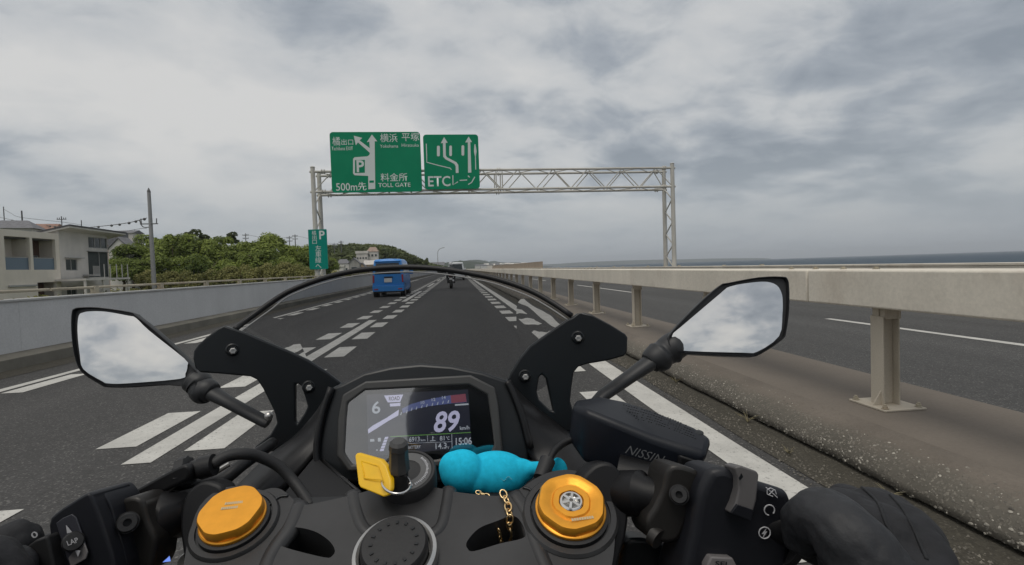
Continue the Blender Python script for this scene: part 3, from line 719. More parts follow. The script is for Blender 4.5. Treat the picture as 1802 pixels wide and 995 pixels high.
b = MB(); b.box(XH - 1.09, XH - .24, ya + .22, yb - .22, zz1 + .03, zz1 + .1); b.box(XH - 1.08, XH - 1.03, o2[0] + .9, o2[1] - .02, zz0, zz1 + .02); b.done('cladding', M_HBR, H1)
for o_ in (o1, o2):
    zg = zz0 + .78; b = MB(); b.box(XH - .16, XH - .14, o_[0] + .01, o_[1] - .01, zz0 + .01, zg); b.done('balcony_glass', M_BGL, H1)
    b = MB(); b.box(XH - .18, XH - .12, o_[0] + .01, o_[1] - .01, zg, zg + .05); b.done('handrail', M_FRM, H1)
window(XH - .93, (o2[1] - 1.1, o2[1] - .2, zz0 + .05, zz0 + 1.0), H1, 2)
b = MB(); b.box(XH - .9, XH - .8, o3[0], o3[1] - .9, -.7, o3[3]); b.done('door', M_WSH, H1); b = MB(); b.box(XH - .92, XH - .82, o3[1] - .88, o3[1], -.7, o3[3]); b.done('door', M_HBR, H1)
b = MB(); q = rz(75, 795, 330, 812, XH); b.box(XH + .002, XH + .12, *q); b.done('ledge', M_FRM, H1)
# grey house with a sloped slab roof
XG = -28.5
ya = yz(*c5(556, 600), XG)[0]; yb = yz(*c5(1002, 600), XG)[0]; 
H2 = root('house', (XG - 4, (ya + yb) / 2, -.75), 'grey two-storey house with a sloped dark roof edge and a deck beside the trees', 'house')
w1 = rz(815, 358, 990, 458, XG); w2 = rz(815, 492, 998, 722, XG); w3 = rz(607, 556, 715, 662, XG); w4 = rz(617, 806, 712, 890, XG)
zl = yz(*c5(600, 275), XG)[1]; zr = yz(*c5(1000, 330), XG)[1]; zt = min(zl, zr) 
facade(XG, ya, yb, -.75, zt, [w1, w2, w3, w4], .2, M_HG, H2)
b = MB()
for y_ in (ya, yb - .2): b.plate([V((XG - 7, y_, -.75)), V((XG - .202, y_, -.75)), V((XG - .202, y_, zt - .1)), V((XG - 7, y_, zt - 1.75))], (0, .2, 0))
b.box(XG - 7, XG - 6.8, ya + .2, yb - .2, -.75, zt - 1.78); b.box(XG - 6.79, XG - .21, ya + .21, yb - .21, .9, 1.0); b.done('wall', M_HG, H2)
b = MB(); ro = [V((XG + .9, ya - .2, zl + .12)), V((XG + .9, yb + 1.0, zr + .12)), V((XG - 7.5, yb + 1.0, zr - 1.7)), V((XG - 7.5, ya - .2, zl - 1.7))]
b.plate(ro, (0, 0, .1)); b.done('roof', M_DKR, H2)
b = MB(); b.plate([p + V((0, 0, -.13)) for p in [ro[0] + V((-.05, .05, 0)), ro[1] + V((-.05, -.05, 0)), ro[2], ro[3]]], (0, 0, .12)); b.done('soffit', M_WSH, H2)
window(XG, w1, H2, 3); window(XG, w3, H2, 2); window(XG, w4, H2, 2)
b = MB(); b.box(XG - .1, XG - .05, w2[0], w2[1], w2[2], w2[3]); b.done('screen', M_SCR, H2)
b = MB(); q = rz(918, 492, 930, 722, XG); b.box(XG - .045, XG - .01, q[0], q[0] + .04, w2[2], w2[3]); b.box(XG - .045, XG + .15, w2[0] - .1, w2[1] + .1, w2[3], w2[3] + .06); b.done('screen_bar', M_FRM, H2)
b = MB(); q = rz(596, 548, 745, 556, XG); b.box(XG + .002, XG + .3, q[0], q[1], w3[3] + .05, w3[3] + .11); b.done('awning', M_FRM, H2)
q = rz(760, 628, 816, 715, XG); b = MB(); b.box(XG + .003, XG + .8, q[0], q[1] + .05, q[2], q[2] + .12)
for k in range(7): yy_ = q[0] + (q[1] - q[0]) * k / 6; b.box(XG + .75, XG + .79, yy_, yy_ + .03, q[2] + .12, q[3])
b.box(XG + .74, XG + .8, q[0], q[1] + .05, q[3], q[3] + .04); b.done('balcony', M_FRM, H2)
DK = root('timber_deck', (XG + 1.5, yb + 1, -.75), 'raised grey deck frame on posts beside the grey house', 'deck')
XD = XG + 2.5; ya_, zd = yz(*c5(790, 738), XD); yb_, zd2 = yz(*c5(1200, 728), XD)
b = MB(); b.box(XD - 2.2, XD, ya_, yb_, zd - .12, zd + .02); b.done('platform', M_HG, DK)
for xx in (955, 1185, 790):
    y_, _ = yz(*c5(xx, 800), XD - .1); b = MB(); b.box(XD - .18, XD - .06, y_ - .06, y_ + .06, -.75, zd - .121); b.done('deck_post', M_HG, DK)
for xx in (965, 1020, 1078, 1128, 1180):
    y_, _ = yz(*c5(xx, 700), XD - .05); b = MB(); b.box(XD - .08, XD - .03, y_ - .025, y_ + .025, zd + .02, zd + 1.05); b.done('railing_post', M_FRM, DK)
# roofs of more houses behind: built as complete small houses
def house(px0, px1, yeave, yridge, d, wall, roof, label, kind='gable', zb=-.75, ry=0, hip=.0, dep=None, wins=0, group='houses beyond the wall'):
    a = at(px0, yeave, d); c = at(px1, yeave, d); r_ = at((px0 + px1) / 2, yridge, d)
    wd = (c - a).length; dp = dep or wd * .8; ze, zr_ = (a.z + c.z) / 2, r_.z
    ctr = V(((a.x + c.x) / 2, (a.y + c.y) / 2, zb)); o = root('house', ctr, label, 'house', group)
    M = Matrix.Translation(ctr) @ Matrix.Rotation(ry, 4, 'Z')
    h = ze - zb; rh = max(zr_ - ze, .3)
    b = MB(); b.box(-wd / 2, wd / 2, 0, dp, 0, h, M)
    if kind == 'front':    # gable end faces the road user
        for yy_ in (0.0, dp):
            vs = [b.v(M @ V(p)) for p in ((-wd / 2, yy_, h), (wd / 2, yy_, h), (0, yy_, h + rh))]; b.f(vs)
    elif kind == 'gable':
        for xx in (-wd / 2, wd / 2):
            vs = [b.v(M @ V(p)) for p in ((xx, 0, h), (xx, dp, h), (xx, dp / 2, h + rh))]; b.f(vs)
    b.done('wall', wall, o)
    b = MB(); ov = wd * .06; t = .18
    if kind == 'gable' or kind == 'hip':
        hh = (wd * .22 if kind == 'hip' else -ov)
        A, B_, C, D_ = (-wd / 2 - ov, -ov, h), (wd / 2 + ov, -ov, h), (wd / 2 + ov, dp + ov, h), (-wd / 2 - ov, dp + ov, h)
        E, F_ = (-wd / 2 + hh, dp / 2, h + rh + .1), (wd / 2 - hh, dp / 2, h + rh + .1)
        vs = [b.v(M @ V(p)) for p in (A, B_, C, D_, E, F_)]
        for i in ((0, 1, 5, 4), (2, 3, 4, 5), (1, 2, 5), (3, 0, 4), (3, 2, 1, 0)): b.f([vs[j] for j in i])
    elif kind == 'front':
        for s in (-1, 1):
            P = [M @ V(p) for p in ((s * (wd / 2 + ov), -ov, h - .1), (0, -ov, h + rh + .06), (0, dp, h + rh + .06), (s * (wd / 2 + ov), dp, h - .1))]
            b.plate(P, (0, 0, t))
    else:
        b.box(-wd / 2 - ov, wd / 2 + ov, -ov, dp + ov, h, h + rh, M)
    b.done('roof', roof, o)
    for k in range(wins):
        x = -wd / 2 + wd * (k + .5) / wins; ww = wd / wins * .3; hw_ = min(h * .22, ww * 1.1)
        b = MB(); b.box(x - ww, x + ww, -.06, -.01, h * .62 - hw_, h * .62 + hw_, M); wq = b.done('window', M_FRM, o)
        b = MB(); b.box(x - ww * .85, x + ww * .85, -.09, -.061, h * .62 - hw_ * .85, h * .62 + hw_ * .85, M); b.done('pane', M_WIN, wq)
    return o
house(-20, 46, 402, 387, 62, M_HG, M_GRR, 'grey hip-roofed house behind the cream house at the far left', 'hip', ry=.3)
house(44, 88, 404, 394, 66, M_PNK, M_ORR, 'house with an orange tiled roof behind the flat-roofed cream house', 'gable', ry=.2)
house(190, 212, 432, 409, 58, M_PNK, M_GRR, 'pinkish house with a grey roof right of the grey house', 'box', wins=1)
house(196, 232, 410.5, 406, 72, M_HG, M_GRR, 'grey roofed house peeking over the trees beside the pole', 'gable')
house(192, 226, 438, 421, 54, M_WSH, M_GRR, 'white gabled house front right of the grey house', 'front', wins=1)
house(592, 613, 464, 457, 120, M_WSH, M_GRR, 'low white house with a pale roof right of the narrow teal sign', 'hip', wins=2)
house(614, 632, 464, 455.5, 115, concrete('grey shed', (.33, .32, .30)), M_GRR, 'small grey gabled house in front of the wooded hill', 'front', wins=1)
house(584, 604, 470, 467, 100, M_WSH, M_WSH, 'low white shed nearest behind the narrow teal sign', 'box')
house(641, 662, 466, 459, 125, concrete('tan plaster', (.42, .34, .25)), M_HG, 'tan house half hidden behind the blue van', 'gable', wins=2)
house(630, 645, 473, 464, 118, concrete('tan plaster 2', (.45, .36, .26)), M_GRR, 'small tan gabled house left of the blue van', 'front')
house(646, 664, 443, 435.5, 132, M_WSH, concrete('pale terracotta', (.36, .27, .22)), 'white house with a pale red roof on top of the hill', 'hip', wins=3, zb=4)
house(627, 646, 446.5, 442, 130, M_HG, M_HG, 'long pale building on the hill left of the white house', 'box', wins=4, zb=3)
house(758, 781, 467, 462, 210, M_WSH, M_GRR, 'low white building at the foot of the street lamp', 'gable', wins=3)
rr = random.Random(4)
town = [(846, 856), (858, 868), (866, 874), (877, 883), (884, 893), (897, 905), (836, 845), (872, 879), (889, 897), (907, 916), (918, 926), (852, 860), (928, 936)]
td = ['tan low building', 'white square building', 'small grey building', 'narrow white block', 'pale wide building', 'tiny white house', 'low brown building', 'small tan house', 'grey flat block', 'tiny grey house', 'last white house', 'front tan shed', 'tiny tan house']
for k, (a, c) in enumerate(town):
    d_ = 420 + 30 * (k % 5); yv = 470.5 - (a - 805) * .033
    house(a, c, yv - 1.4 - rr.random() * 2.0, yv - 3.4 - rr.random() * 1.5, d_, [M_WSH, M_HW, M_HG][k % 3], [M_GRR, M_HG, M_WSH][(k // 2) % 3], td[k] + ' of the distant town, number %s from the van' % ['one', 'two', 'three', 'four', 'five', 'six', 'zero', 'three and a half', 'five and a half', 'seven', 'eight', 'two in front', 'nine'][k], 'gable', zb=-.75, wins=0, group='houses of the distant town')
# ------------------------------------------------------------------ hills and far coast
M_HILL = mat('wooded hill', (.05, .065, .03), .95, nscale=.12, namt=.4, bump=.8, bscale=.6)
M_FAR = mat('far hill', (.045, .058, .045), .95, nscale=.01, namt=.25)
def ridge(name, d, pts, thick, m, zb=-1.0, rough=.12, n=6):
    P = smoothpts([V((x, y, 0)) for x, y in pts], n); tops = [at(p.x, p.y, d) for p in P]
    fwd = V((tops[-1].y - tops[0].y, tops[0].x - tops[-1].x, 0)).normalized()
    if fwd.y < 0: fwd = -fwd
    rows = []; 
    for j in range(-6, 7):
        t = j / 6; k = math.cos(t * math.pi / 2) ** .8 if abs(t) < 1 else 0
        row = []
        for i, q in enumerate(tops):
            h = (q.z - zb) * k; h *= 1 + rough * (noise.noise(V((i * .7, j * .9, d))) if j else 0)
            row.append(V((q.x, q.y, 0)) + fwd * t * thick + V((0, 0, zb + h)))
        rows.append(row)
    b = MB(); b.grid(rows); return struct(b.done(name, m, smooth=True))
HL = ridge('hill', 185, [(430, 470), (500, 455), (560, 446), (590, 441), (625, 437), (660, 437), (690, 440), (710, 447), (735, 458), (757, 469), (790, 476)], 55, M_HILL)
ridge('hill', 520, [(690, 470), (740, 466), (790, 462), (812, 459.5), (845, 462), (880, 468), (900, 472)], 80, M_FAR)
ridge('hill', 1500, [(780, 466), (812, 460), (840, 457.5), (855, 460), (872, 464), (900, 470)], 200, M_FAR, rough=.05)
ridge('hill', 2300, [(800, 468), (835, 464), (856, 462), (868, 459.5), (880, 461.5), (892, 462.5), (905, 462), (925, 463), (945, 467), (965, 470)], 300, M_FAR, rough=.05)
ridge('hill', 4200, [(830, 466), (852, 458.5), (866, 462), (900, 464), (960, 465.3), (1020, 462), (1080, 459.5), (1150, 457.3), (1190, 456.8), (1260, 455.2), (1330, 454.6)], 300, M_FAR, rough=.02, zb=-6)
# ------------------------------------------------------------------ trees
def leafmat(name, c0, c1):
    m = bpy.data.materials.new(name); m.use_nodes = True; t = m.node_tree; b = t.nodes['Principled BSDF']; K = t.links.new
    at_ = t.nodes.new('ShaderNodeAttribute'); at_.attribute_name = 'tone'
    oi = t.nodes.new('ShaderNodeObjectInfo')
    ad = t.nodes.new('ShaderNodeMath'); ad.operation = 'MULTIPLY_ADD'; K(oi.outputs['Random'], ad.inputs[0]); ad.inputs[1].default_value = .35; K(at_.outputs['Fac'], ad.inputs[2])
    sb = t.nodes.new('ShaderNodeMath'); sb.operation = 'SUBTRACT'; K(ad.outputs[0], sb.inputs[0]); sb.inputs[1].default_value = .175
    rp = t.nodes.new('ShaderNodeValToRGB'); K(sb.outputs[0], rp.inputs[0]); rp.color_ramp.elements[0].color = (*c0, 1); rp.color_ramp.elements[1].color = (*c1, 1)
    K(rp.outputs[0], b.inputs['Base Color']); b.inputs['Roughness'].default_value = .65; b.inputs['Specular IOR Level'].default_value = .25
    tr = t.nodes.new('ShaderNodeBsdfTranslucent'); K(rp.outputs[0], tr.inputs[0]); ms = t.nodes.new('ShaderNodeMixShader'); ms.inputs[0].default_value = .3
    K(b.outputs[0], ms.inputs[1]); K(tr.outputs[0], ms.inputs[2]); K(ms.outputs[0], t.nodes['Material Output'].inputs[0]); return m
M_LEAF = leafmat('leaves broad', (.065, .10, .022), (.31, .37, .085))
M_LEAFO = leafmat('leaves olive', (.11, .12, .035), (.36, .34, .13))
M_LEAFD = leafmat('leaves dark', (.045, .062, .022), (.15, .175, .065))
M_BARK = mat('bark', (.09, .07, .05), .9, nscale=8, namt=.3)
def crown_mesh(name, seed, n, leaf, blobs=15, flat=.8, m=None, core=True):
    rd = random.Random(seed); bl = []
    for i in range(blobs):
        t = rd.uniform(0, 6.28); u = rd.uniform(-.55, .95); rr_ = math.sqrt(max(0, 1 - u * u)) * rd.uniform(.35, .72)
        bl.append((V((math.cos(t) * rr_, math.sin(t) * rr_, u * .62)), rd.uniform(.20, .38), rd.uniform(.15, .85)))
    vs, fs, tone = [], [], []
    for i in range(n):
        c, r_, tn = rd.choice(bl); d = V((rd.gauss(0, 1), rd.gauss(0, 1), rd.gauss(0, 1))).normalized()
        if d.z < -.4: d.z = -d.z
        p = c + d * r_ * rd.uniform(.72, 1.06); nrm = (d + V((rd.gauss(0, .5), rd.gauss(0, .5), rd.gauss(.3, .4)))).normalized()
        a = nrm.orthogonal().normalized(); a.rotate(Matrix.Rotation(rd.uniform(0, 6.28), 3, nrm)); bb = nrm.cross(a); s_ = leaf * rd.uniform(.6, 1.4)
        k = len(vs); vs += [p - a * s_, p + bb * s_ * .55, p + a * s_, p - bb * s_ * .55]; fs.append((k, k + 1, k + 2, k + 3))
        tone.append(min(1, max(0, tn * .6 + rd.gauss(.2, .14))))
    me = bpy.data.meshes.new(name); me.from_pydata(vs, [], fs)
    at_ = me.attributes.new('tone', 'FLOAT', 'FACE'); at_.data.foreach_set('value', tone)
    me.materials.append(m or M_LEAF); return me
CR_ = [crown_mesh('crown', 10 + i, 8000, .047, 26 + i * 2, m=M_LEAF) for i in range(4)]
CRD = [crown_mesh('crown', 30 + i, 2600, .075, 12, m=M_LEAFD) for i in range(2)]
CRO = [crown_mesh('crown', 50 + i, 3000, .05, 18, m=M_LEAFO) for i in range(3)]
def tree(x, ytop, wpx, d, label, kind=0, k=0, zb=-.75, ht=None, group='trees beyond the parapet wall', asp=.8):
    t = at(x, ytop, d); rw = wpx * d / FPX / 2; rh = rw * asp
    top = t.z; cz = top - rh * .92; o = root('tree' if kind < 2 else 'shrub', (t.x, t.y, zb), label, 'tree' if kind < 2 else 'shrub', group)
    me = [CR_, CRD, CRO][kind][k % len([CR_, CRD, CRO][kind])]
    c = bpy.data.objects.new('crown', me); COL.objects.link(c); c.parent = o; c.location = (0, 0, cz - zb); c.scale = (rw, rw, rh * 1.02); c.rotation_euler = (0, 0, k * 1.7 + x * .01)
    b = MB(); bx = V((t.x, t.y, zb)); tr_ = max(.05, rw * .07); top_ = V((t.x + rw * .1, t.y, cz))
    b.tube([bx, bx.lerp(top_, .5) + V((rw * .06, 0, 0)), top_], [tr_, tr_ * .7, tr_ * .4], 7)
    for q in range(5):
        a = q * 1.26 + k; s_ = bx.lerp(top_, .45 + .1 * q); e_ = V((t.x + math.cos(a) * rw * .6, t.y + math.sin(a) * rw * .6, cz + rh * .3 * (q % 3)))
        b.tube([s_, s_.lerp(e_, .5) + V((0, 0, rh * .1)), e_], [tr_ * .5, tr_ * .3, tr_ * .12], 5)
    b.done('trunk', M_BARK, o, smooth=True)
    return o
TL = [
 (212, 452, 62, 50, 'bushy green tree touching the right side of the grey house deck', 0, .9),
 (228, 430, 70, 54, 'bright green tree just left of the concrete utility pole', 0, .9),
 (258, 412, 78, 58, 'tall green tree directly behind the concrete utility pole', 0, 1.0),
 (243, 452, 62, 46, 'lower green tree in front, left of the utility pole foot', 0, .9),
 (300, 407, 84, 56, 'broad green tree right of the concrete utility pole', 0, 1.0),
 (342, 404, 50, 64, 'tree whose dark tip stands highest in the tree line', 1, .9),
 (345, 412, 80, 57, 'rounded green tree in the middle of the tree line', 0, 1.0),
 (292, 446, 80, 47, 'front green tree below the broad one by the pole', 0, .9),
 (386, 411, 72, 60, 'green tree left of the small dark domed tree', 0, 1.0),
 (404, 408, 36, 80, 'small dark domed tree peeking over the tree line', 1, .8),
 (352, 448, 84, 48, 'front tree with brownish green leaves mid tree line', 0, .9),
 (428, 424, 66, 62, 'tree filling the dip of the tree line', 0, .9),
 (410, 452, 74, 50, 'front green tree below the dip of the tree line', 0, .9),
 (482, 411, 80, 56, 'large round tree right of the dip, left of the teal sign', 0, .95),
 (462, 437, 74, 51, 'bright tree in front of the large round tree', 0, .9),
 (521, 428, 62, 58, 'tree sloping down toward the narrow teal sign', 0, .9),
 (552, 448, 60, 64, 'low tree directly behind the narrow teal sign', 1, .8),
 (508, 452, 66, 50, 'low front tree just left of the teal sign', 0, .8),
 (538, 436, 64, 58, 'full green tree partly hidden by the narrow teal sign', 0, .9),
 (445, 420, 60, 60, 'tree filling the left flank of the large round tree', 0, .95),
 (575, 452, 50, 72, 'low green tree right behind the gantry foot', 0, .8)]
for i, (x, y, w_, d, lb, kd, asp) in enumerate(TL): tree(x, y, w_ * 1.12, d, lb, kd, i, asp=asp)
SH = [(262, 474, 'front of the concrete utility pole'), (300, 477, 'first right of the utility pole foot'), (335, 474, 'second right of the utility pole foot'), (372, 473, 'third right of the utility pole foot'), (405, 468, 'pale and tall below the tree dip'), (438, 464, 'pale and tall, left of the bright tree'),
      (470, 462, 'pale and tall under the large round tree'), (500, 461, 'pale and tall, second from the teal sign'), (530, 462, 'pale and tall, nearest left of the teal sign'), (590, 474, 'low, right of the teal sign'), (618, 476, 'low, behind the wall left of the blue van'), (645, 477, 'low, beside the blue van roof')]
for i, (x, y, lb) in enumerate(SH): tree(x, y, 58, 44 if x < 560 else 80, 'olive green shrub behind the parapet, ' + lb, 2, i, group='shrubs behind the parapet wall', asp=1.1)
HT = [(605, 440, 22), (632, 447, 26), (676, 437, 20), (690, 440, 22), (702, 443, 24), (716, 446, 26), (726, 451, 22), (738, 456, 20), (662, 450, 24), (648, 452, 26), (750, 453, 9), (617, 452, 24), (684, 452, 28), (706, 456, 26)]
hd = ['left end of the hill top', 'slope below the long pale building', 'right beside the hilltop white house', 'second right of the hilltop white house', 'third right of the hilltop white house', 'fourth along the falling ridge', 'fifth along the falling ridge', 'last at the foot of the ridge', 'just below the hilltop white house', 'below and left of the hilltop white house', 'narrow and upright at the foot of the hill', 'behind the small grey gabled house', 'mid slope above the blue van', 'low slope above the right of the blue van']
for i, (x, y, w_) in enumerate(HT): tree(x, y, w_ * 1.2, 150, 'dark green tree on the hill, ' + hd[i], 1, i, zb=1.0, group='trees on the hill', asp=.9 if x != 750 else 2.2)
# undergrowth and woodland that reads as one mass
def scatter(name, n, fn, leaf, m, label, cat):
    vs, fs, tone = [], [], []; rd = random.Random(3)
    for i in range(n):
        p, s_ = fn(rd); nrm = V((rd.gauss(0, .6), rd.gauss(0, .6), 1)).normalized(); a = nrm.orthogonal().normalized(); a.rotate(Matrix.Rotation(rd.uniform(0, 6.28), 3, nrm)); bb = nrm.cross(a); s_ *= leaf
        k = len(vs); vs += [p - a * s_, p + bb * s_ * .6, p + a * s_, p - bb * s_ * .6]; fs.append((k, k + 1, k + 2, k + 3)); tone.append(min(1, max(0, .5 + .8 * noise.noise(p * .12) + rd.gauss(0, .12))))
    me = bpy.data.meshes.new(name); me.from_pydata(vs, [], fs); at_ = me.attributes.new('tone', 'FLOAT', 'FACE'); at_.data.foreach_set('value', tone); me.materials.append(m)
    o = bpy.data.objects.new(name, me); COL.objects.link(o); tag(o, label, cat, kind='stuff')
hv = [v.co.copy() for v in HL.data.vertices]; hp = [[hv[i] for i in p.vertices] for p in HL.data.polygons]
def onhill(rd):
    f = rd.choice(hp[:len(hp) // 2]); u, v_ = rd.random(), rd.random(); p = f[0].lerp(f[1], u).lerp(f[3].lerp(f[2], u), v_); return p + V((0, 0, rd.uniform(0, 1.4))), rd.uniform(.6, 1.5)
scatter('woodland', 26000, onhill, .42, M_LEAFD, 'dark green woodland covering the hill behind the blue van', 'woodland')
def onflat(rd):
    x = -7.6 - rd.random() ** 1.5 * 30; y = rd.uniform(20, 150); return V((x, y, -.7 + rd.uniform(0, 1.1) * (1 if x < -9 else .5))), rd.uniform(.5, 1.4)
scatter('undergrowth', 26000, onflat, .16, M_LEAFO, 'low green undergrowth on the strip behind the parapet wall', 'undergrowth')
# ------------------------------------------------------------------ vehicles
M_BLUE = mat('blue car paint', (.035, .22, .58), .42, spec=.4, coat=.3)
M_VWH = mat('white car paint', (.55, .57, .58), .3, coat=.5)
M_TYRE = mat('tyre rubber', (.02, .02, .02), .8)
M_RIM = mat('alloy rim', (.45, .45, .45), .35, metal=.8)
M_VGL = mat('vehicle glass', (.02, .025, .028), .06, spec=.8)
M_BLKP = mat('black trim', (.02, .02, .022), .6)
M_RED = mat('tail lamp red', (.30, .03, .04), .25, spec=.6)
M_PLT = mat('plate white', (.6, .6, .58), .5)
def van(px, y, Wd, Ht, Ln, paint, label, plate_y=.62, minivan=False):
    """boxy van seen from behind; px = centre x, y = rear face position along the road"""
    X, Y = px, y; o = root('van', (X, Y + Ln / 2, 0), label, 'van')
    # cross sections along the length: (y, half width at belt, roof z, belt z, floor z)
    w2 = Wd / 2
    secs = [(0.0, .95, .93, .30), (.06, .985, .985, .26), (.25, 1, 1.0, .24), (.55 * Ln, 1, 1.0, .24), (.74 * Ln, 1, .97, .24), (.86 * Ln, .99, .72, .24), (.90 * Ln, .985, .60, .24), (.985 * Ln, .95, .52, .26), (Ln, .88, .46, .34)]
    rows = []
    for (yy, kw, kh, zf) in secs:
        W_, H_ = w2 * kw, Ht * kh; belt = Ht * .56 if kh > .6 else H_ * .9; tum = .86 if kh > .7 else .93
        ring = [(-W_ * .94, zf), (-W_, zf + .12), (-W_, belt * .8), (-W_ * .985, belt), (-W_ * tum, H_ - .07), (-W_ * (tum - .07), H_ - .015), (0, H_ + .012), (W_ * (tum - .07), H_ - .015), (W_ * tum, H_ - .07), (W_ * .985, belt), (W_, belt * .8), (W_, zf + .12), (W_ * .94, zf)]
        rows.append([V((X + a, Y + yy, z)) for a, z in ring])
    b = MB(); b.grid(rows); b.f([b.v(p) for p in rows[0]][::1]); b.f([b.v(p) for p in rows[-1]][::-1]); b.f([b.v(rows[i][0]) for i in range(len(rows))] + [b.v(rows[i][-1]) for i in range(len(rows) - 1, -1, -1)])
    bmesh.ops.remove_doubles(b.b, verts=b.b.verts, dist=1e-4)
    b.done('body', paint, o, bevel=.02, seg=2)
    k = Ht; e = .006
    def rear(pts, d, nm, m, th=.02, par=None):
        def yy(z): return 0 if z < .56 * k else 0.0
        b = MB(); b.plate([V((X + a * w2, Y - d, z * k)) for a, z in pts], (0, th, 0)); return b.done(nm, m, par or o, bevel=.006)
    rear([(-.80, .60), (.80, .60), (.70, .885), (-.70, .885)], .006, 'rear_window', M_VGL)
    rear([(-.96, .155), (.96, .155), (.985, .30), (-.985, .30)], .07, 'rear_bumper', paint, .10)
    rear([(-.86, .12), (.86, .12), (.88, .156), (-.88, .156)], .05, 'bumper_trim', M_BLKP, .10)
    b = MB(); b.box(X - .80 * w2, X + .80 * w2, Y - .10, Y + .12, Ht * .925, Ht * .945); b.done('spoiler', paint, o, bevel=.008)
    for s in (-1, 1):
        rear([(s * .86, .38), (s * .965, .38), (s * .95, .58), (s * .84, .58)], .012, 'tail_lamp', M_RED)
        rear([(s * .62, .19), (s * .88, .19), (s * .88, .225), (s * .62, .225)], .078, 'reflector', M_RED)
    rear([(-.25, .50), (.30, .50), (.30, .535), (-.25, .535)], .03, 'garnish', M_BLKP, .03)
    q = rear([(-.24, .385), (.24, .385), (.24, .49), (-.24, .49)], .025, 'number_plate', M_PLT)
    b = MB(); b.beam(V((X + .1 * w2, Y - .02, .61 * k)), V((X - .35 * w2, Y - .02, .70 * k)), .02); b.done('wiper', M_BLKP, o)
    # side windows, doors
    def side(s, pts, nm, m, ex=.004):
        xs = lambda z: w2 * (1 if z < .45 else .985 - (.985 - .86) * max(0, z - .56) / .4)
        b = MB(); P = [V((X + s * (xs(z) - .012), Y + yf * Ln, z * k)) for yf, z in pts]; b.plate(P, (s * (.012 + ex), 0, 0)); return b.done(nm, m, o)
    for s in (-1, 1):
        side(s, [(.05, .60), (.22, .60), (.22, .86), (.07, .86)], 'side_window', M_VGL); side(s, [(.26, .60), (.50, .60), (.50, .87), (.26, .87)], 'side_window', M_VGL); side(s, [(.53, .60), (.80, .60), (.70, .87), (.53, .87)], 'side_window', M_VGL)
        side(s, [(.24, .2), (.244, .2), (.244, .9), (.24, .9)], 'door_seam', M_BLKP, .002); side(s, [(.515, .2), (.52, .2), (.52, .9), (.515, .9)], 'door_seam', M_BLKP, .002)
        side(s, [(.30, .53), (.36, .53), (.36, .55), (.30, .55)], 'door_handle', paint, .02)
        b = MB(); b.box(X + s * w2 * 1.0, X + s * (w2 + .19), Y + Ln * .76, Y + Ln * .80, Ht * .58, Ht * .68); b.done('wing_mirror', paint, o, bevel=.02)
        for yf in (.16, .80):
            rw = .285; c = V((X + s * (w2 - .10), Y + yf * Ln, rw))
            b = MB(); b.lathe(c - V((s * .09, 0, 0)), (s, 0, 0), [(rw * .62, 0), (rw * .96, .0), (rw, .02), (rw, .15), (rw * .95, .175), (rw * .64, .175)], 28); t = b.done('wheel', M_TYRE, o, smooth='auto')
            b = MB(); b.lathe(c, (s, 0, 0), [(.05, .05), (rw * .62, .05), (rw * .62, .088), (rw * .57, .088), (rw * .54, .06), (.05, .066)], 20)
            for q_ in range(8): a_ = q_ * math.pi / 4; b.beam(c + V((s * .07, math.cos(a_) * .03, math.sin(a_) * .03)), c + V((s * .075, math.cos(a_) * rw * .58, math.sin(a_) * rw * .58)), .03)
            b.done('rim', M_RIM, t)
            b = MB(); b.lathe(c + V((-s * .11, 0, 0)), (s, 0, 0), [(rw * 1.14, 0), (rw * 1.14, .213), (rw * 1.04, .213), (rw * 1.04, 0)], 28, closed=True); b.done('wheel_arch', M_BLKP, o)
        b = MB(); b.box(X + s * w2 * .62, X + s * w2 * .9, Y + Ln - .03, Y + Ln + .01, Ht * .36, Ht * .45); b.done('headlight', M_PLT, o, bevel=.01)
    b = MB(); P = [V((X - .80 * w2, Y + .875 * Ln, .63 * k)), V((X + .80 * w2, Y + .875 * Ln, .63 * k)), V((X + .74 * w2, Y + .775 * Ln, .90 * k)), V((X - .74 * w2, Y + .775 * Ln, .90 * k))]
    b.plate([p + V((0, .03, .03)) for p in P], (0, -.03, -.02)); b.done('windscreen', M_VGL, o)
    return o
pw = onZ(690, 521, 0)
van(-3.22, 23.2, 1.46, 1.78, 3.5, M_BLUE, 'bright blue boxy van driving in the left lane')
van(onY(803, 480, 52).x, 52, 1.72, 1.9, 4.4, M_VWH, 'white van far ahead in the same lane beyond the motorcyclist')
# ---- the motorcyclist ahead
def skin(name, verts, edges, rad, m, parent, sub=2, root_i=0):
    me = bpy.data.meshes.new(name); org = origin(parent) if parent else V((0, 0, 0))
    me.from_pydata([V(p) - org for p in verts], edges, []); me.update(); o = bpy.data.objects.new(name, me); COL.objects.link(o)
    if parent: o.parent = parent
    me.materials.append(m)
    md = o.modifiers.new('skin', 'SKIN'); md.use_smooth_shade = True; md.branch_smoothing = .4
    for i, r_ in enumerate(rad):
        sv = me.skin_vertices[0].data[i]; sv.radius = (r_, r_) if not hasattr(r_, '__len__') else r_; sv.use_root = (i == root_i)
    s_ = o.modifiers.new('sub', 'SUBSURF'); s_.levels = sub; s_.render_levels = sub; return o
M_JKT = mat('dark riding jacket', (.03, .032, .036), .75, nscale=8, namt=.2)
M_HELM = mat('pale grey helmet', (.42, .43, .44), .3)
MX, MY = onY(794, 506, 30.2).x, 30.0
MB_ = root('motorcycle', (MX, MY, 0), 'dark motorcycle ahead in the lane with a rider on it', 'motorcycle')
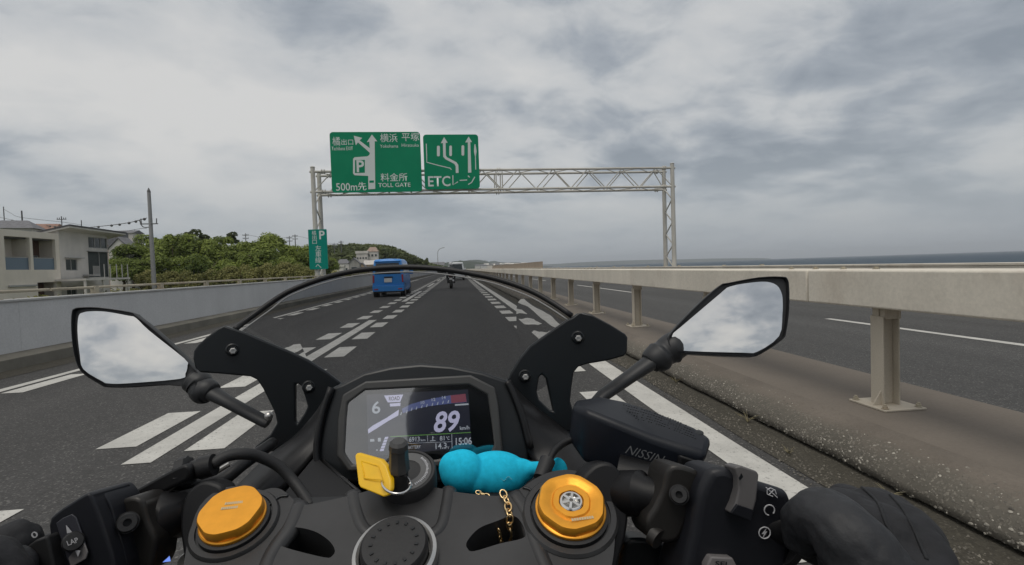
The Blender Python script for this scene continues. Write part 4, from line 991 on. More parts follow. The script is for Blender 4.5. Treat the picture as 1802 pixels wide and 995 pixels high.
for yy, nm in ((.32, 'wheel'), (1.72, 'wheel')):
    b = MB(); b.lathe((MX - .09, MY + yy, .31), (1, 0, 0), [(.20, .02), (.27, 0), (.31, .06), (.31, .12), (.27, .18), (.20, .16)], 28); t = b.done('wheel', M_TYRE, MB_, smooth='auto')
    b = MB(); b.lathe((MX - .05, MY + yy, .31), (1, 0, 0), [(.03, 0), (.03, .1)], 10); 
    for q in range(5): a_ = q * 1.2566; b.beam(V((MX, MY + yy, .31)), V((MX, MY + yy + math.cos(a_) * .2, .31 + math.sin(a_) * .2)), .03)
    b.done('rim', M_RIM, t)
b = MB(); b.tube([V((MX, MY + .05, .86)), V((MX, MY + .35, .80)), V((MX, MY + .75, .72)), V((MX, MY + 1.1, .85)), V((MX, MY + 1.35, .82)), V((MX, MY + 1.6, .75))], [.05, .11, .13, .17, .17, .10], 12); b.done('body', M_BLKP, MB_, smooth=True)
b = MB(); b.tube([V((MX, MY + .8, .5)), V((MX, MY + 1.35, .45))], [.2, .2], 10); b.done('engine', M_BLKP, MB_, smooth=True)
b = MB(); b.tube([V((MX, MY + 1.25, .95)), V((MX, MY + 1.72, .31))], .035, 8); b.tube([V((MX - .36, MY + 1.15, .98)), V((MX + .36, MY + 1.15, .98))], .016, 8); b.done('fork', M_RIM, MB_, smooth='auto')
b = MB(); b.tube([V((MX + .14, MY + .0, .52)), V((MX + .14, MY + .5, .42)), V((MX + .08, MY + .9, .3))], [.065, .06, .03], 12); b.done('exhaust', M_RIM, MB_, smooth='auto')
b = MB(); b.box(MX - .10, MX + .10, MY - .03, MY, .78, .83); b.done('tail_lamp', M_RED, MB_, bevel=.008)
b = MB(); b.box(MX - .09, MX + .09, MY - .06, MY - .045, .56, .68); b.done('number_plate', M_PLT, MB_)
for s in (-1, 1): b = MB(); b.ball((MX + s * .42, MY + 1.2, 1.12), (.09, .02, .055)); b.tube([V((MX + s * .3, MY + 1.2, .98)), V((MX + s * .41, MY + 1.2, 1.1))], .01, 6); b.done('mirror', M_BLKP, MB_, smooth=True)
PR = root('person', (MX, MY + .6, .8), 'rider in dark gear with a pale grey helmet on the motorcycle ahead', 'person')
o_ = (MX, MY)
vv = [(0, .55, .87), (0, .66, 1.08), (0, .84, 1.27), (0, .93, 1.36), (0, 1.0, 1.44)]; ee = [(0, 1), (1, 2), (2, 3), (3, 4)]; rr_ = [(.17, .14), (.15, .12), (.19, .12), (.07, .07), (.09, .10)]
for s in (-1, 1):
    k = len(vv); vv += [(s * .19, .86, 1.28), (s * .30, .98, 1.08), (s * .33, 1.14, 1.0), (s * .33, 1.2, .99)]; ee += [(2, k), (k, k + 1), (k + 1, k + 2), (k + 2, k + 3)]; rr_ += [.065, .05, .04, .045]
    k = len(vv); vv += [(s * .13, .62, .84), (s * .24, 1.02, .78), (s * .20, .78, .40), (s * .20, .92, .34)]; ee += [(0, k), (k, k + 1), (k + 1, k + 2), (k + 2, k + 3)]; rr_ += [.10, .075, .055, .05]
skin('body', [V((MX + a, MY + b_, c)) for a, b_, c in vv], ee, rr_, M_JKT, PR)
b = MB(); b.ball((MX, MY + 1.02, 1.52), (.125, .155, .135)); b.done('helmet', M_HELM, PR, smooth=True)
# ------------------------------------------------------------------ the motorcycle the camera rides on
M_PLA = mat('cockpit plastic', (.008, .008, .009), .46, spec=.30, bump=.10, bscale=900)
M_PLG = mat('cowl plastic', (.012, .012, .013), .42, spec=.32, bump=.10, bscale=700)
M_SAT = mat('clamp satin paint', (.036, .036, .037), .36, metal=.2, spec=.45, nscale=14, namt=.30, bump=.10, bscale=1500)
M_BLK = mat('bracket black', (.008, .010, .012), .36, spec=.45)
M_RUB = mat('black rubber', (.016, .016, .017), .6, bump=.2, bscale=500)
M_SWI = mat('switch plastic', (.012, .013, .017), .46, spec=.4)
M_GRB = mat('grey button', (.16, .15, .15), .5)
M_MIR = mat('mirror shell', (.018, .019, .021), .5, bump=.1, bscale=900)
M_GLS = mat('mirror glass', (.86, .845, .82), .03, metal=1.0)
M_GLD = mat('gold anodised alloy', (.84, .37, .035), .36, metal=.6, spec=.5, bump=.1, bscale=900, nscale=120, namt=.06)
M_CHR = mat('polished steel', (.72, .71, .69), .22, metal=1.0)
M_ALU = mat('silver bolt', (.55, .54, .52), .35, metal=.9)
M_PRT = mat('switch print', (.50, .50, .52), .6)
M_PRT2 = mat('faded print', (.52, .42, .25), .6)
bc = at(740, 800, .4)
BK = root('motorcycle', (-.08, .2, 0), 'black sports motorcycle seen from the saddle, with gold fork caps and lit dash', 'motorcycle')
NV = V((0, -math.sin(R(24)), math.cos(R(24))))          # steering axis
P0 = at(707, 930, .300)
def cl(x, y, h=0.0): return onP(x, y, P0 + NV * h, NV)
CUP = NV.cross(V((1, 0, 0))).normalized()                # "forward" on the clamp plane
def disc(c, px, h0, prof, nm, m, n=36, shape=None, par=None, ax=None, **k):
    b = MB(); b.lathe(c, ax or NV, prof, n, shape=shape); return b.done(nm, m, par or BK, smooth='auto', **k)
# --- top clamp
out_ = [(300, 1100), (322, 1000), (333, 940), (352, 890), (385, 862), (420, 856), (455, 864), (478, 859), (496, 862), (514, 877), (529, 889), (577, 881), (633, 868), (662, 860), (716, 852), (766, 858), (797, 865), (836, 870), (874, 873), (899, 869), (920, 857), (943, 842), (972, 830), (1010, 828), (1048, 846), (1074, 880), (1082, 925), (1080, 975), (1070, 1030), (1060, 1100)]
hl = [(511, 929), (550, 934), (577, 950), (589, 967), (585, 978), (570, 981), (500, 963), (490, 952)]
hr = [(822, 953), (843, 930), (875, 917), (900, 908), (914, 915), (925, 938), (918, 948), (879, 957), (835, 970), (823, 966)]
b = MB(); b.plate(smoothpts([cl(*p) for p in out_], 3), -NV * .022, [smoothloop([cl(*p) for p in hl], 4), smoothloop([cl(*p) for p in hr[::1]], 4)])
b.done('top_clamp', M_SAT, BK, bevel=.0022, seg=3)
b = MB(); b.plate([cl(300, 1090, -.03), cl(420, 880, -.03), cl(1000, 860, -.03), cl(1060, 1090, -.03)], -NV * .01); b.done('pocket_dark_backing', M_BLK, BK)  # black plate added to give the darkness under the clamp's pocket holes
# raised ridges of the clamp casting
for pts in ([(529, 889), (512, 930), (487, 965), (470, 1000), (455, 1060)], [(905, 872), (926, 905), (940, 950), (960, 1000), (985, 1060)]):
    b = MB(); b.tube(smoothpts([cl(*p, -.0035) for p in pts], 5), .006, 12, flat=.8); b.done('clamp_rib', M_SAT, BK, smooth=True)
b = MB(); b.tube(smoothpts([cl(*p, -.004) for p in [(621, 872), (626, 900), (640, 935), (668, 955)]], 5), .0055, 12); b.done('clamp_rib', M_SAT, BK, smooth=True)
b = MB(); b.tube(smoothpts([cl(*p, -.004) for p in [(790, 865), (785, 900), (775, 935), (745, 955)]], 5), .0055, 12); b.done('clamp_rib', M_SAT, BK, smooth=True)
for pts in ([(472, 891), (484, 880), (494, 874), (507, 873)], [(920, 858), (931, 861), (938, 867), (943, 872)]):
    b = MB(); b.tube(smoothpts([cl(*p, .0004) for p in pts], 4), [.0009] * (len(pts) * 4 - 3), 6); b.done('clamp_slot', M_BLK, BK, smooth=True)
# --- fork legs and their gold caps
for k, (x, y, r_) in enumerate(((414, 922, .0186), (1003, 905, .0222))):
    c = cl(x, y, 0); g_ = r_ / .0226
    disc(c, 0, 0, [(.031 * g_, -.03), (.031 * g_, .0005), (.0295 * g_, .0022), (.026 * g_, .0022), (.026 * g_, -.002)], 'clamp_ring', M_SAT, 48)
    disc(c, 0, 0, [(.0245 * g_, -.0015), (.0245 * g_, .0035), (.0225 * g_, .0042)], 'fork_collar', M_RUB, 48)
    b = MB(); b.lathe(c - NV * .72, NV, [(.0205, 0), (.0205, .70)], 24); b.done('fork_leg', M_GLD, BK, smooth='auto')
    cp = disc(c, 0, 0, [(r_ * .97, .0035), (r_, .0045), (r_, .0062), (r_ * .965, .0068)], 'fork_cap', M_GLD, 56)
    def scal(t, ph=.3): u = (t + ph) % (math.pi / 3) / (math.pi / 3) - .5; return 1 - .038 * (1 - min(1, abs(u) * 3.3) ** 2) if abs(u) < .303 else 1.0
    b = MB()
    if k == 0: pf = [(r_ * .955, .0068), (r_ * .965, .0074), (r_ * .965, .0118), (r_ * .93, .0132), (r_ * .55, .0133), (.002, .0132)]
    else: pf = [(r_ * .955, .0068), (r_ * .965, .0074), (r_ * .965, .0112), (r_ * .92, .0128), (r_ * .74, .0130), (r_ * .62, .0112), (r_ * .56, .0112), (r_ * .52, .0122), (r_ * .36, .0122), (r_ * .33, .0085), (.002, .0085)]
    b.lathe(c, NV, pf, 72, shape=scal); b.done('hex_head', M_GLD, cp, smooth='auto', bevel=0)
    if k == 1:
        b = MB(); b.lathe(c, NV, [(r_ * .33, .0080), (r_ * .33, .0118), (r_ * .30, .0124), (r_ * .26, .0124), (r_ * .24, .0100), (.001, .0098)], 40); b.done('adjuster', M_CHR, cp, smooth='auto')
        for q in range(6):
            a = q * math.pi / 3 + .2; d = V((math.cos(a), 0, 0)) + CUP * math.sin(a); b = MB(); b.beam(c + NV * .0112 + d * .0012, c + NV * .0112 + d * r_ * .27, .0016, .003, up=NV); b.done('adjuster_slot', M_ALU if q % 2 else M_CHR, cp)
    for j, (du, dv, wd) in enumerate(((.001, .0040, .0105), (-.0005, .0006, .0095)) if k == 0 else ((.003, -.0145, .014),)):
        b = MB(); M = frame(c + NV * .0137, (1, .06, 0), CUP); 
        for q in range(9): b.box(du - wd / 2 + q * wd / 9, du - wd / 2 + (q + .8) * wd / 9, dv - .0008, dv + .0010, -.0006, -.0003, M)
        b.done('worn_print', M_PRT2, cp, kind='stuff')
# --- steering stem nut
c = cl(697, 985, 0)
disc(c, 0, 0, [(.0235, .0), (.0245, .003), (.0235, .0075), (.0215, .0085), (.0200, .0075), (.0200, .0)], 'stem_ring', M_ALU, 56)
disc(c, 0, 0, [(.0190, .002), (.0190, .0125), (.0175, .0145), (.002, .0148)], 'stem_cap', M_RUB, 48)
for q in range(15):
    a = .25 + q * 2 * math.pi / 15; d = V((math.cos(a), 0, 0)) + CUP * math.sin(a); b = MB(); b.beam(c + NV * .01485 + d * .0118, c + NV * .01485 + d * .0138, .0014, .0008, up=NV); b.done('cap_notch', M_BLK, BK)
# --- ignition lock
c = cl(718, 846, 0)
LK = disc(c, 0, 0, [(.0195, -.006), (.0195, .008), (.0185, .0095), (.0170, .0095), (.0165, .0088)], 'ignition_lock', M_RUB, 48)
disc(c, 0, 0, [(.0163, .004), (.0163, .0090), (.0155, .0094), (.0092, .0094), (.0085, .0080), (.001, .0080)], 'lock_face', mat('lock face grey', (.10, .10, .10), .4), 40, par=LK)
for q in range(22):
    a = R(-62 + q * 5.2); d = V((math.cos(a), 0, 0)) + CUP * math.sin(a); b = MB(); b.beam(c + NV * .0096 + d * .0128, c + NV * .0096 + d * (.0142 if q % 3 else .0146), .0006, .0004, up=NV); b.done('print_mark', M_PRT, LK)
for q in range(5):
    a = R(-118 + q * 11); d = V((math.cos(a), 0, 0)) + CUP * math.sin(a); b = MB(); b.lathe(c + NV * .0096 + d * .0135, NV, [(.0004, 0), (.0010, 0), (.0010, .0003), (.0004, .0003)], 10, closed=True); b.done('print_mark', M_PRT, LK)
# --- clip-on ears beside the fork legs
er = [(1040, 824), (1060, 814), (1080, 817), (1096, 836), (1106, 862), (1108, 900), (1103, 945), (1090, 990), (1078, 1060), (1030, 1060), (1036, 960), (1034, 900), (1022, 850)]
b = MB(); b.plate(smoothloop([at(x, y, .326 - (y - 814) * .00012) for x, y in er], 3), V((-.004, .012, -.003))); b.done('clip_on', M_PLA, BK, bevel=.003, seg=3)
el = [(392, 862), (375, 849), (353, 848), (331, 864), (318, 893), (315, 932), (320, 975), (330, 1060), (375, 1060), (372, 960), (385, 900)]
b = MB(); b.plate(smoothloop([at(x, y, .324 - (y - 848) * .00012) for x, y in el], 3), V((.004, .012, -.003))); b.done('clip_on', M_PLA, BK, bevel=.003, seg=3)
# --- handlebars
b = MB(); b.tube([at(1085, 868, .332), at(1130, 868, .318), at(1132, 869, .318), at(1300, 905, .300), at(1420, 940, .288), at(1630, 1045, .262)], [.0145, .0142, .0112, .0112, .0112, .0112], 24); b.done('handlebar', M_PLA, BK, smooth='auto')
b = MB(); b.tube([at(340, 900, .338), at(316, 905, .332), at(300, 906, .322), at(296, 907, .3215), at(286, 907, .321), at(284, 908, .321), at(262, 910, .318), at(180, 940, .305), at(30, 990, .288), at(-140, 1050, .262)], [.0155, .0150, .0138, .0150, .0150, .0105, .0098, .0105, .0105, .0105], 24); b.done('handlebar', M_PLA, BK, smooth='auto')
# right perch clamp with bolt
M_CLP = mat('perch alloy', (.034, .032, .030), .42, metal=.4)
def block(pts, d, th, nm, m, par=None, bev=.003, sm=2, vec=None):
    """a solid housing: outline (x, y[, depth]) pushed forward by th"""
    P = [at(p[0], p[1], p[2] if len(p) > 2 else d) for p in pts]
    if sm: P = smoothloop(P, sm)
    b = MB(); b.plate(P, vec if vec is not None else V((0, th, -th * .25))); return b.done(nm, m, par or BK, bevel=bev, seg=3)
pc = block([(1175, 826), (1192, 818), (1219, 824), (1234, 836), (1229, 859), (1217, 900), (1203, 938), (1190, 955), (1165, 957), (1146, 950), (1136, 920), (1152, 894), (1168, 858)], .297, .03, 'perch_clamp', M_CLP)
def sbolt(x, y, d, r_, par=BK, m=None, ax=None):
    a = (CO - at(x, y, d)).normalized() if ax is None else ax
    b = MB(); c_ = at(x, y, d); b.lathe(c_, a, [(r_ * 1.12, -.004), (r_ * 1.12, .0002), (r_ * 1.0, .0002), (r_ * 1.0, .0038), (r_ * .86, .0050), (r_ * .40, .0050), (r_ * .37, .0015), (.0002, .0015)], 28); return b.done('socket_bolt', m or M_RUB, par, smooth='auto')
sbolt(1195, 871, .294, .0052, pc)
b = MB(); b.tube([at(1148, 940, .30), at(1160, 950, .296)], .006, 16); b.done('pivot_bolt', M_CLP, BK, smooth='auto')
block([(1100, 955), (1130, 948), (1175, 960), (1215, 985), (1212, 1060), (1090, 1060), (1092, 990)], .33, .02, 'cable_guard', M_BLK)
# left perch clamp with bolt
pl_ = block([(194, 902), (205, 885), (227, 875), (247, 877), (254, 893), (261, 920), (274, 946), (272, 970), (262, 1010), (225, 1010), (206, 955), (196, 925)], .300, .026, 'perch_clamp', M_CLP)
sbolt(224, 920, .294, .0055, pl_)
# clutch lever bracket, adjuster and cable
block([(196, 884), (230, 866), (285, 836), (322, 818), (334, 826), (330, 846), (300, 860), (262, 884), (250, 896)], .325, .012, 'lever_bracket', M_PLG, bev=.002)
b = MB(); b.tube([at(203, 881, .318), at(216, 874, .318)], .0022, 10); b.done('lever_pin', M_CHR, BK, smooth='auto')
b = MB(); b.lathe(at(326, 830, .335), at(345, 824, .336) - at(326, 830, .335), [(.007, -.004), (.0095, -.003), (.0095, .003), (.007, .004)], 20, shape=lambda t: 1 + .06 * math.cos(10 * t)); b.done('adjuster_knob', M_RUB, BK, smooth='auto')
b = MB(); b.tube([at(336, 828, .336), at(352, 825, .337), at(354, 824, .337), at(377, 818, .338)], [.0062, .0066, .0078, .0074], 16); b.done('cable_ferrule', M_PLG, BK, smooth='auto')
b = MB(); b.tube(smoothpts([at(x, y, d) for x, y, d in ((372, 818, .338), (400, 803, .345), (432, 799, .352), (462, 806, .36), (492, 822, .365), (514, 845, .365), (532, 868, .36), (548, 893, .352))], 7), .0040, 14); b.done('cable', M_RUB, BK, smooth=True)
b = MB(); b.tube([at(376, 834, .35), at(404, 817, .355)], .0018, 8); b.done('return_cable', M_ALU, BK, smooth='auto')
b = MB(); b.tube(smoothpts([at(x, y, d) for x, y, d in ((300, 852, .34), (380, 850, .36), (430, 815, .38), (480, 780, .42))], 5), .005, 10); b.done('wiring_loom', M_PLG, BK, smooth=True)
# --- left switch housing
sw = block([(85, 925), (96, 904), (125, 884), (152, 868), (160, 872), (168, 890), (186, 940), (205, 1010), (200, 1080), (90, 1080), (92, 990)], .280, .034, 'switch_housing', M_SWI, bev=.004)
block([(160, 869), (170, 863), (181, 868), (194, 887), (201, 912), (215, 960), (225, 1010), (205, 1040), (190, 980), (172, 905)], .289, .028, 'housing_half', M_SWI, bev=.004)
block([(98, 921, .2795), (110, 912, .2795), (126, 905, .2795), (134, 911, .2795), (146, 945, .2785), (154, 973, .2775), (150, 985, .2775), (124, 1000, .277), (118, 985, .2775)], .279, .001, 'switch_panel', mat('panel dark', (.035, .036, .045), .4), sw, bev=.0005, sm=1)
block([(115, 967, .2783), (147, 952, .2783), (154, 972, .277), (151, 984, .2768), (124, 999, .2768)], .278, .001, 'rocker', M_GRB, sw, bev=.0006, sm=1)
aa = (CO - at(129, 953, .278)).normalized()
b = MB(); b.lathe(at(129, 953, .278), aa, [(.0052, -.002), (.0052, .003), (.0044, .0042), (.0002, .0044)], 28); b.done('mode_button', M_RUB, sw, smooth='auto')
def dtext(s, x, y, x2, y2, d, hpx, nm='lettering', m=None, par=BK, weight=.02, n=None, shear=0, lift=.0):
    a, b_ = at(x, y, d), at(x2, y2, d); up = at(x + (y2 - y), y - (x2 - x), d) - a
    return text(s, hpx * d / FPX / .73, frame(a, b_ - a, up), m or M_PRT, par, nm, fit=(b_ - a).length, weight=weight * hpx * d / FPX, shear=shear)
dtext('LAP', 119, 961, 138, 954, .2728, 9, par=sw)
def tri(pts, d, par, m=None, nm='arrow_mark'): b = MB(); b.plate([at(x, y, d) for x, y in pts], V((0, .0003, 0))); return b.done(nm, m or M_PRT, par)
tri([(116, 925), (126, 937), (118, 939)], .2775, sw); tri([(132, 969), (141, 970), (137, 980)], .2755, sw)
block([(46, 962), (78, 944), (84, 950), (92, 985), (100, 1050), (60, 1050), (52, 990)], .272, .02, 'signal_switch', M_RUB, bev=.002)
dtext('0', 58, 949, 68, 943, .269, 11)
tri([(286, 990), (298, 979), (300, 988)], .30, BK, mat('blue lamp', (.2, .3, .9), .4, emit=((.2, .35, 1), .5)), 'indicator_lamp')
block([(311, 988), (323, 974), (334, 982), (330, 996), (312, 1000)], .33, .004, 'metal_tab', M_ALU, bev=.001)
# --- right switch housing
rs = block([(1229, 876), (1246, 836), (1256, 826), (1274, 823), (1292, 828), (1335, 847), (1377, 860), (1391, 870), (1401, 904), (1399, 950), (1391, 995), (1380, 1060), (1206, 1060), (1207, 985), (1219, 938)], .285, .036, 'switch_housing', M_SWI, bev=.005)
block([(1292, 823, .2805), (1303, 819, .2805), (1333, 830, .2790), (1336, 836, .2790), (1332, 880, .2775), (1322, 917, .2765), (1287, 904, .2775), (1295, 885, .278), (1300, 862, .279), (1299, 840, .280)], .28, .012, 'kill_switch', mat('kill switch grey', (.10, .095, .095), .5, bump=.08, bscale=900), rs, bev=.0015, sm=0)
block([(1287, 904, .2762), (1298, 888, .2755), (1327, 898, .2745), (1322, 917, .2755)], .28, .002, 'switch_edge', M_SWI, rs, bev=.0004, sm=0)
tri([(1300, 842), (1305, 833), (1308, 840), (1302, 846)], .2768, rs, M_BLK)
def ring_mark(x, y, r_, d, par, gap=0, w_=1.8, rot=0.0):
    n = 26; a0 = R(gap / 2) + rot; a1 = 2 * math.pi - R(gap / 2) + rot; P = [at(x + r_ * math.cos(a0 + (a1 - a0) * i / n), y + r_ * math.sin(a0 + (a1 - a0) * i / n), d) for i in range(n + 1)]
    b = MB(); b.tube(P, w_ / 2 * d / FPX, 5); return b.done('symbol', M_PRT, par)
ring_mark(1354, 898, 9, .2828, rs, 55, 2.2, 1.2)
ring_mark(1345.5, 938, 10, .2828, rs, 0, 2.2)
b = MB(); b.plate([at(x, y, .2828) for x, y in ((1350, 929), (1341, 940), (1345, 940), (1342, 948), (1350, 936), (1346, 936))], V((0, .0002, 0))); b.done('symbol', M_PRT, rs)
for a_, c_ in (((1348, 858), (1368, 876)), ((1350, 862), (1356, 859)), ((1356, 859), (1364, 863)), ((1350, 862), (1350, 870)), ((1350, 870), (1360, 874)), ((1364, 863), (1366, 870)), ((1362, 862), (1353, 871))):
    b = MB(); b.tube([at(*a_, .2828), at(*c_, .2828)], .9 * .28 / FPX, 5); b.done('symbol', M_PRT, rs)
block([(1244, 996, .279), (1252, 980, .2795), (1290, 982, .2795), (1298, 998, .279), (1290, 1020, .278), (1246, 1020, .278)], .279, .01, 'select_button', M_GRB, rs, bev=.001, sm=0)
dtext('SEL', 1258, 996, 1284, 998, .2785, 9, par=rs, m=M_BLK)
block([(1232, 842), (1240, 832), (1246, 836), (1236, 862), (1230, 858)], .31, .004, 'lever_blade', M_CHR, bev=.001)
b = MB(); b.lathe(at(1404, 925, .29), at(1560, 1010, .272) - at(1404, 928, .29), [(.014, 0), (.0235, 0), (.0235, .003), (.016, .004), (.016, .11)], 32); b.done('grip', M_RUB, BK, smooth='auto')
b = MB(); b.lathe(at(60, 980, .288), at(-60, 1025, .27) - at(60, 980, .288), [(.012, 0), (.016, .0), (.016, .12)], 24); b.done('grip', M_RUB, BK, smooth='auto')
# --- brake fluid reservoir
rows = [[(1006, 716, .372), (1030, 722, .356), (1092, 747, .348), (1148, 771, .342), (1197, 788, .337), (1246, 803, .332)],
        [(1012, 703, .385), (1056, 697, .395), (1097, 704, .39), (1150, 721, .378), (1223, 750, .360), (1253, 770, .346)],
        [(1014, 750, .42), (1045, 770, .42), (1095, 790, .41), (1148, 805, .40), (1200, 815, .39), (1238, 806, .37)],
        [(1000, 776, .375), (1027, 815, .356), (1092, 838, .350), (1148, 858, .345), (1196, 864, .340), (1228, 838, .336)]]
b = MB(); Rr = [[at(*p) for p in r] for r in rows]; vs = [[b.v(p) for p in r] for r in Rr]
for i in range(4):
    for j in range(5): b.f([vs[i][j], vs[i][j + 1], vs[(i + 1) % 4][j + 1], vs[(i + 1) % 4][j]])
b.f([vs[i][0] for i in range(4)]); b.f([vs[i][5] for i in range(4)])
RV = b.done('brake_reservoir', mat('reservoir plastic', (.008, .010, .015), .40, spec=.3, bump=.08, bscale=900), BK, bevel=.0045, seg=3)
dtext('NISSIN', 1098, 797, 1165, 817, .340, 16, 'embossed_lettering', mat('embossed letters', (.13, .135, .14), .35), RV, weight=-.01, shear=.35)
b = MB(); rd = random.Random(5)
for q in range(5):
    for i in range(26):
        if rd.random() < .15: continue
        u = i / 26; x = 1098 + 118 * u + 6 * q - q * 3; y = 713 + 40 * u + q * 5.4 - 4 * math.sin(u * 3); 
        k = (y - (704 + 46 * max(0, (x - 1097) / 126)) ) / 44; d = .388 - .048 * u - .036 * k * 1.0
        p = at(x, y, d - .0035); b.ball(p, (.00075, .0005, .0004), u=4, w_=3)
b.done('warning_print', M_BLK, RV, kind='stuff')
b = MB(); b.lathe(at(1231, 760, .353), V((0, -.3, 1)), [(.0030, -.004), (.0030, -.0005), (.001, .0)], 14); b.done('cover_screw', M_BLK, RV, smooth='auto')
block([(1195, 800, .3355), (1240, 815, .331), (1236, 836, .333), (1196, 862, .3365)], .33, .01, 'reservoir_lug', M_PLA, RV, bev=.002, sm=0)
b = MB(); b.tube([at(1085, 838, .345), at(1175, 862, .335)], .0150, 20); b.done('master_cylinder', M_PLA, BK, smooth='auto')
b = MB(); b.tube(smoothpts([at(x, y, d) for x, y, d in ((1010, 772, .375), (990, 782, .37), (974, 797, .362), (962, 822, .352), (955, 842, .345))], 6), .0026, 12); b.done('brake_hose', M_PLG, BK, smooth=True)
b = MB(); b.tube([at(964, 810, .356), at(951, 842, .345)], [.0058, .0052], 16); b.done('hose_sleeve', M_RUB, BK, smooth='auto')
# --- mirrors
def mirror(shell, glass, d, nrm, neck, arm, bolt):
    n_ = V(nrm).normalized(); c = at(sum(p[0] for p in glass) / len(glass), sum(p[1] for p in glass) / len(glass), d)
    S_ = smoothloop([onP(x, y, c, n_) for x, y in shell], 3)
    cen = sum(S_, V((0, 0, 0))) / len(S_)
    b = MB(); rws = [S_, [cen + (p - cen) * 1.0 - n_ * .012 for p in S_], [cen + (p - cen) * .86 - n_ * .028 for p in S_], [cen + (p - cen) * .5 - n_ * .038 for p in S_], [cen + (p - cen) * .05 - n_ * .041 for p in S_]]
    G_ = smoothloop([onP(x, y, c, n_) for x, y in glass], 3)
    # rim: shell edge turns in to the glass
    vs = [[b.v(p) for p in r] for r in rws]; m = len(S_)
    for i in range(len(vs) - 1):
        for k in range(m): b.f([vs[i][k], vs[i][(k + 1) % m], vs[i + 1][(k + 1) % m], vs[i + 1][k]])
    b.f(vs[-1])
    inn = [b.v(p + n_ * .0005) for p in [cen + (q - cen) * .985 for q in S_]]
    for k in range(m): b.f([vs[0][k], vs[0][(k + 1) % m], inn[(k + 1) % m], inn[k]])
    rec = [b.v(cen + (q - cen) * .97 - n_ * .004) for q in S_]
    for k in range(m): b.f([inn[k], inn[(k + 1) % m], rec[(k + 1) % m], rec[k]])
    b.f(rec)
    sh = b.done('mirror', M_MIR, BK, smooth='auto', angle=50)
    b = MB(); gc = sum(G_, V((0, 0, 0))) / len(G_); RR = .55; rg = []      # convex glass
    for j in range(12):
        k_ = 1 - j / 12; rg.append([b.v(gc + (p - gc) * k_ - n_ * (((p - gc) * k_).length_squared / (2 * RR) - .0018)) for p in G_])
    top_ = b.v(gc + n_ * .0018)
    for i in range(11):
        for k in range(len(G_)): b.f([rg[i][k], rg[i][(k + 1) % len(G_)], rg[i + 1][(k + 1) % len(G_)], rg[i + 1][k]])
    for k in range(len(G_)): b.f([rg[11][k], rg[11][(k + 1) % len(G_)], top_])
    b.done('mirror_glass', M_GLS, sh, smooth=True)
    b = MB(); b.tube(smoothpts([at(*p[:3]) for p in neck], 4), [p for p in sum([[neck[i][3] + (neck[i + 1][3] - neck[i][3]) * k / 4 for k in range(4)] for i in range(len(neck) - 1)], []) + [neck[-1][3]]], 18); b.done('mirror_neck', M_MIR, sh, smooth=True)
    b = MB(); b.tube([at(*p[:3]) for p in arm], [p[3] for p in arm], 14, flat=.75); b.done('mirror_arm', M_MIR, sh, smooth='auto')
    b = MB(); b.ball(at(*bolt), .0045, u=12, w_=8); b.done('arm_bolt', M_ALU, sh, smooth=True)
mirror([(126, 549), (131, 543), (140, 541), (172, 541), (228, 549), (240, 556), (273, 582), (313, 618), (340, 647), (350, 662), (340, 677), (320, 680), (286, 678), (224, 682), (188, 682), (176, 677), (143, 655), (130, 624), (125, 580)],
       [(137, 556), (145, 550), (160, 548), (187, 549), (226, 556), (240, 560), (263, 582), (323, 631), (328, 643), (324, 658), (314, 667), (224, 675), (191, 675), (180, 671), (147, 650), (141, 625), (136, 583)],
       .52, (.05, -.95, .24), [(335, 668, .53, .012), (350, 676, .53, .014), (352, 684, .528, .0118), (357, 688, .527, .0140), (366, 688, .526, .013), (375, 692, .525, .010)],
       [(364, 687, .526, .0105), (400, 707, .522, .0080), (466, 742, .515, .0075), (472, 745, .515, .0070)], (473, 732, .505))
mirror([(1281, 498), (1336, 488), (1377, 487), (1386, 491), (1389, 505), (1389, 545), (1384, 583), (1377, 598), (1338, 624), (1316, 628), (1241, 625), (1205, 622), (1182, 615), (1176, 600), (1181, 585), (1226, 538), (1266, 503)],
       [(1284, 505), (1320, 498), (1350, 496), (1368, 502), (1376, 515), (1378, 530), (1377, 555), (1371, 592), (1333, 619), (1306, 621), (1216, 618), (1196, 614), (1185, 601), (1185, 588), (1198, 576), (1266, 518)],
       .52, (-.16, -.95, .26), [(1205, 610, .535, .010), (1185, 612, .532, .017), (1168, 622, .53, .0142), (1160, 628, .528, .0165), (1150, 634, .526, .014), (1143, 640, .525, .0115)],
       [(1150, 634, .525, .0115), (1110, 662, .518, .0092), (1060, 697, .505, .0082), (1040, 720, .50, .008)], (1036, 716, .49))
# --- windscreen
arch = [(412, 581), (428, 568), (450, 552), (475, 534), (503, 516), (532, 503), (563, 492), (600, 482), (640, 475), (690, 471), (740, 471), (785, 475), (830, 482), (868, 490), (905, 501), (940, 515), (975, 535), (1006, 556)]
mA = len(arch) - 1
def dA(i): u = i / mA * 2 - 1; return .500 + .05 * (1 - u * u)
A_ = smoothpts([at(x, y, dA(i)) for i, (x, y) in enumerate(arch)], 3)
bl_ = [(500, 700), (560, 712), (640, 722), (740, 728), (840, 716), (920, 700), (985, 665)]
B_ = smoothpts([at(x, y, .62 + .16 * (1 - (i / 6 * 2 - 1) ** 2)) for i, (x, y) in enumerate(bl_)], 10)
def samp(P, t): f = t * (len(P) - 1); i = min(int(f), len(P) - 2); return P[i].lerp(P[i + 1], f - i)
b = MB(); NR, NC = 14, 48; rws = []
for j in range(NR + 1):
    t = j / NR; r = []
    for i in range(NC + 1):
        u = i / NC; p = samp(A_, u).lerp(samp(B_, u), t); p = p + V((0, .035, .012)) * math.sin(math.pi * t) * (1 - (2 * u - 1) ** 4); r.append(p)
    rws.append(r)
b.grid(rws)
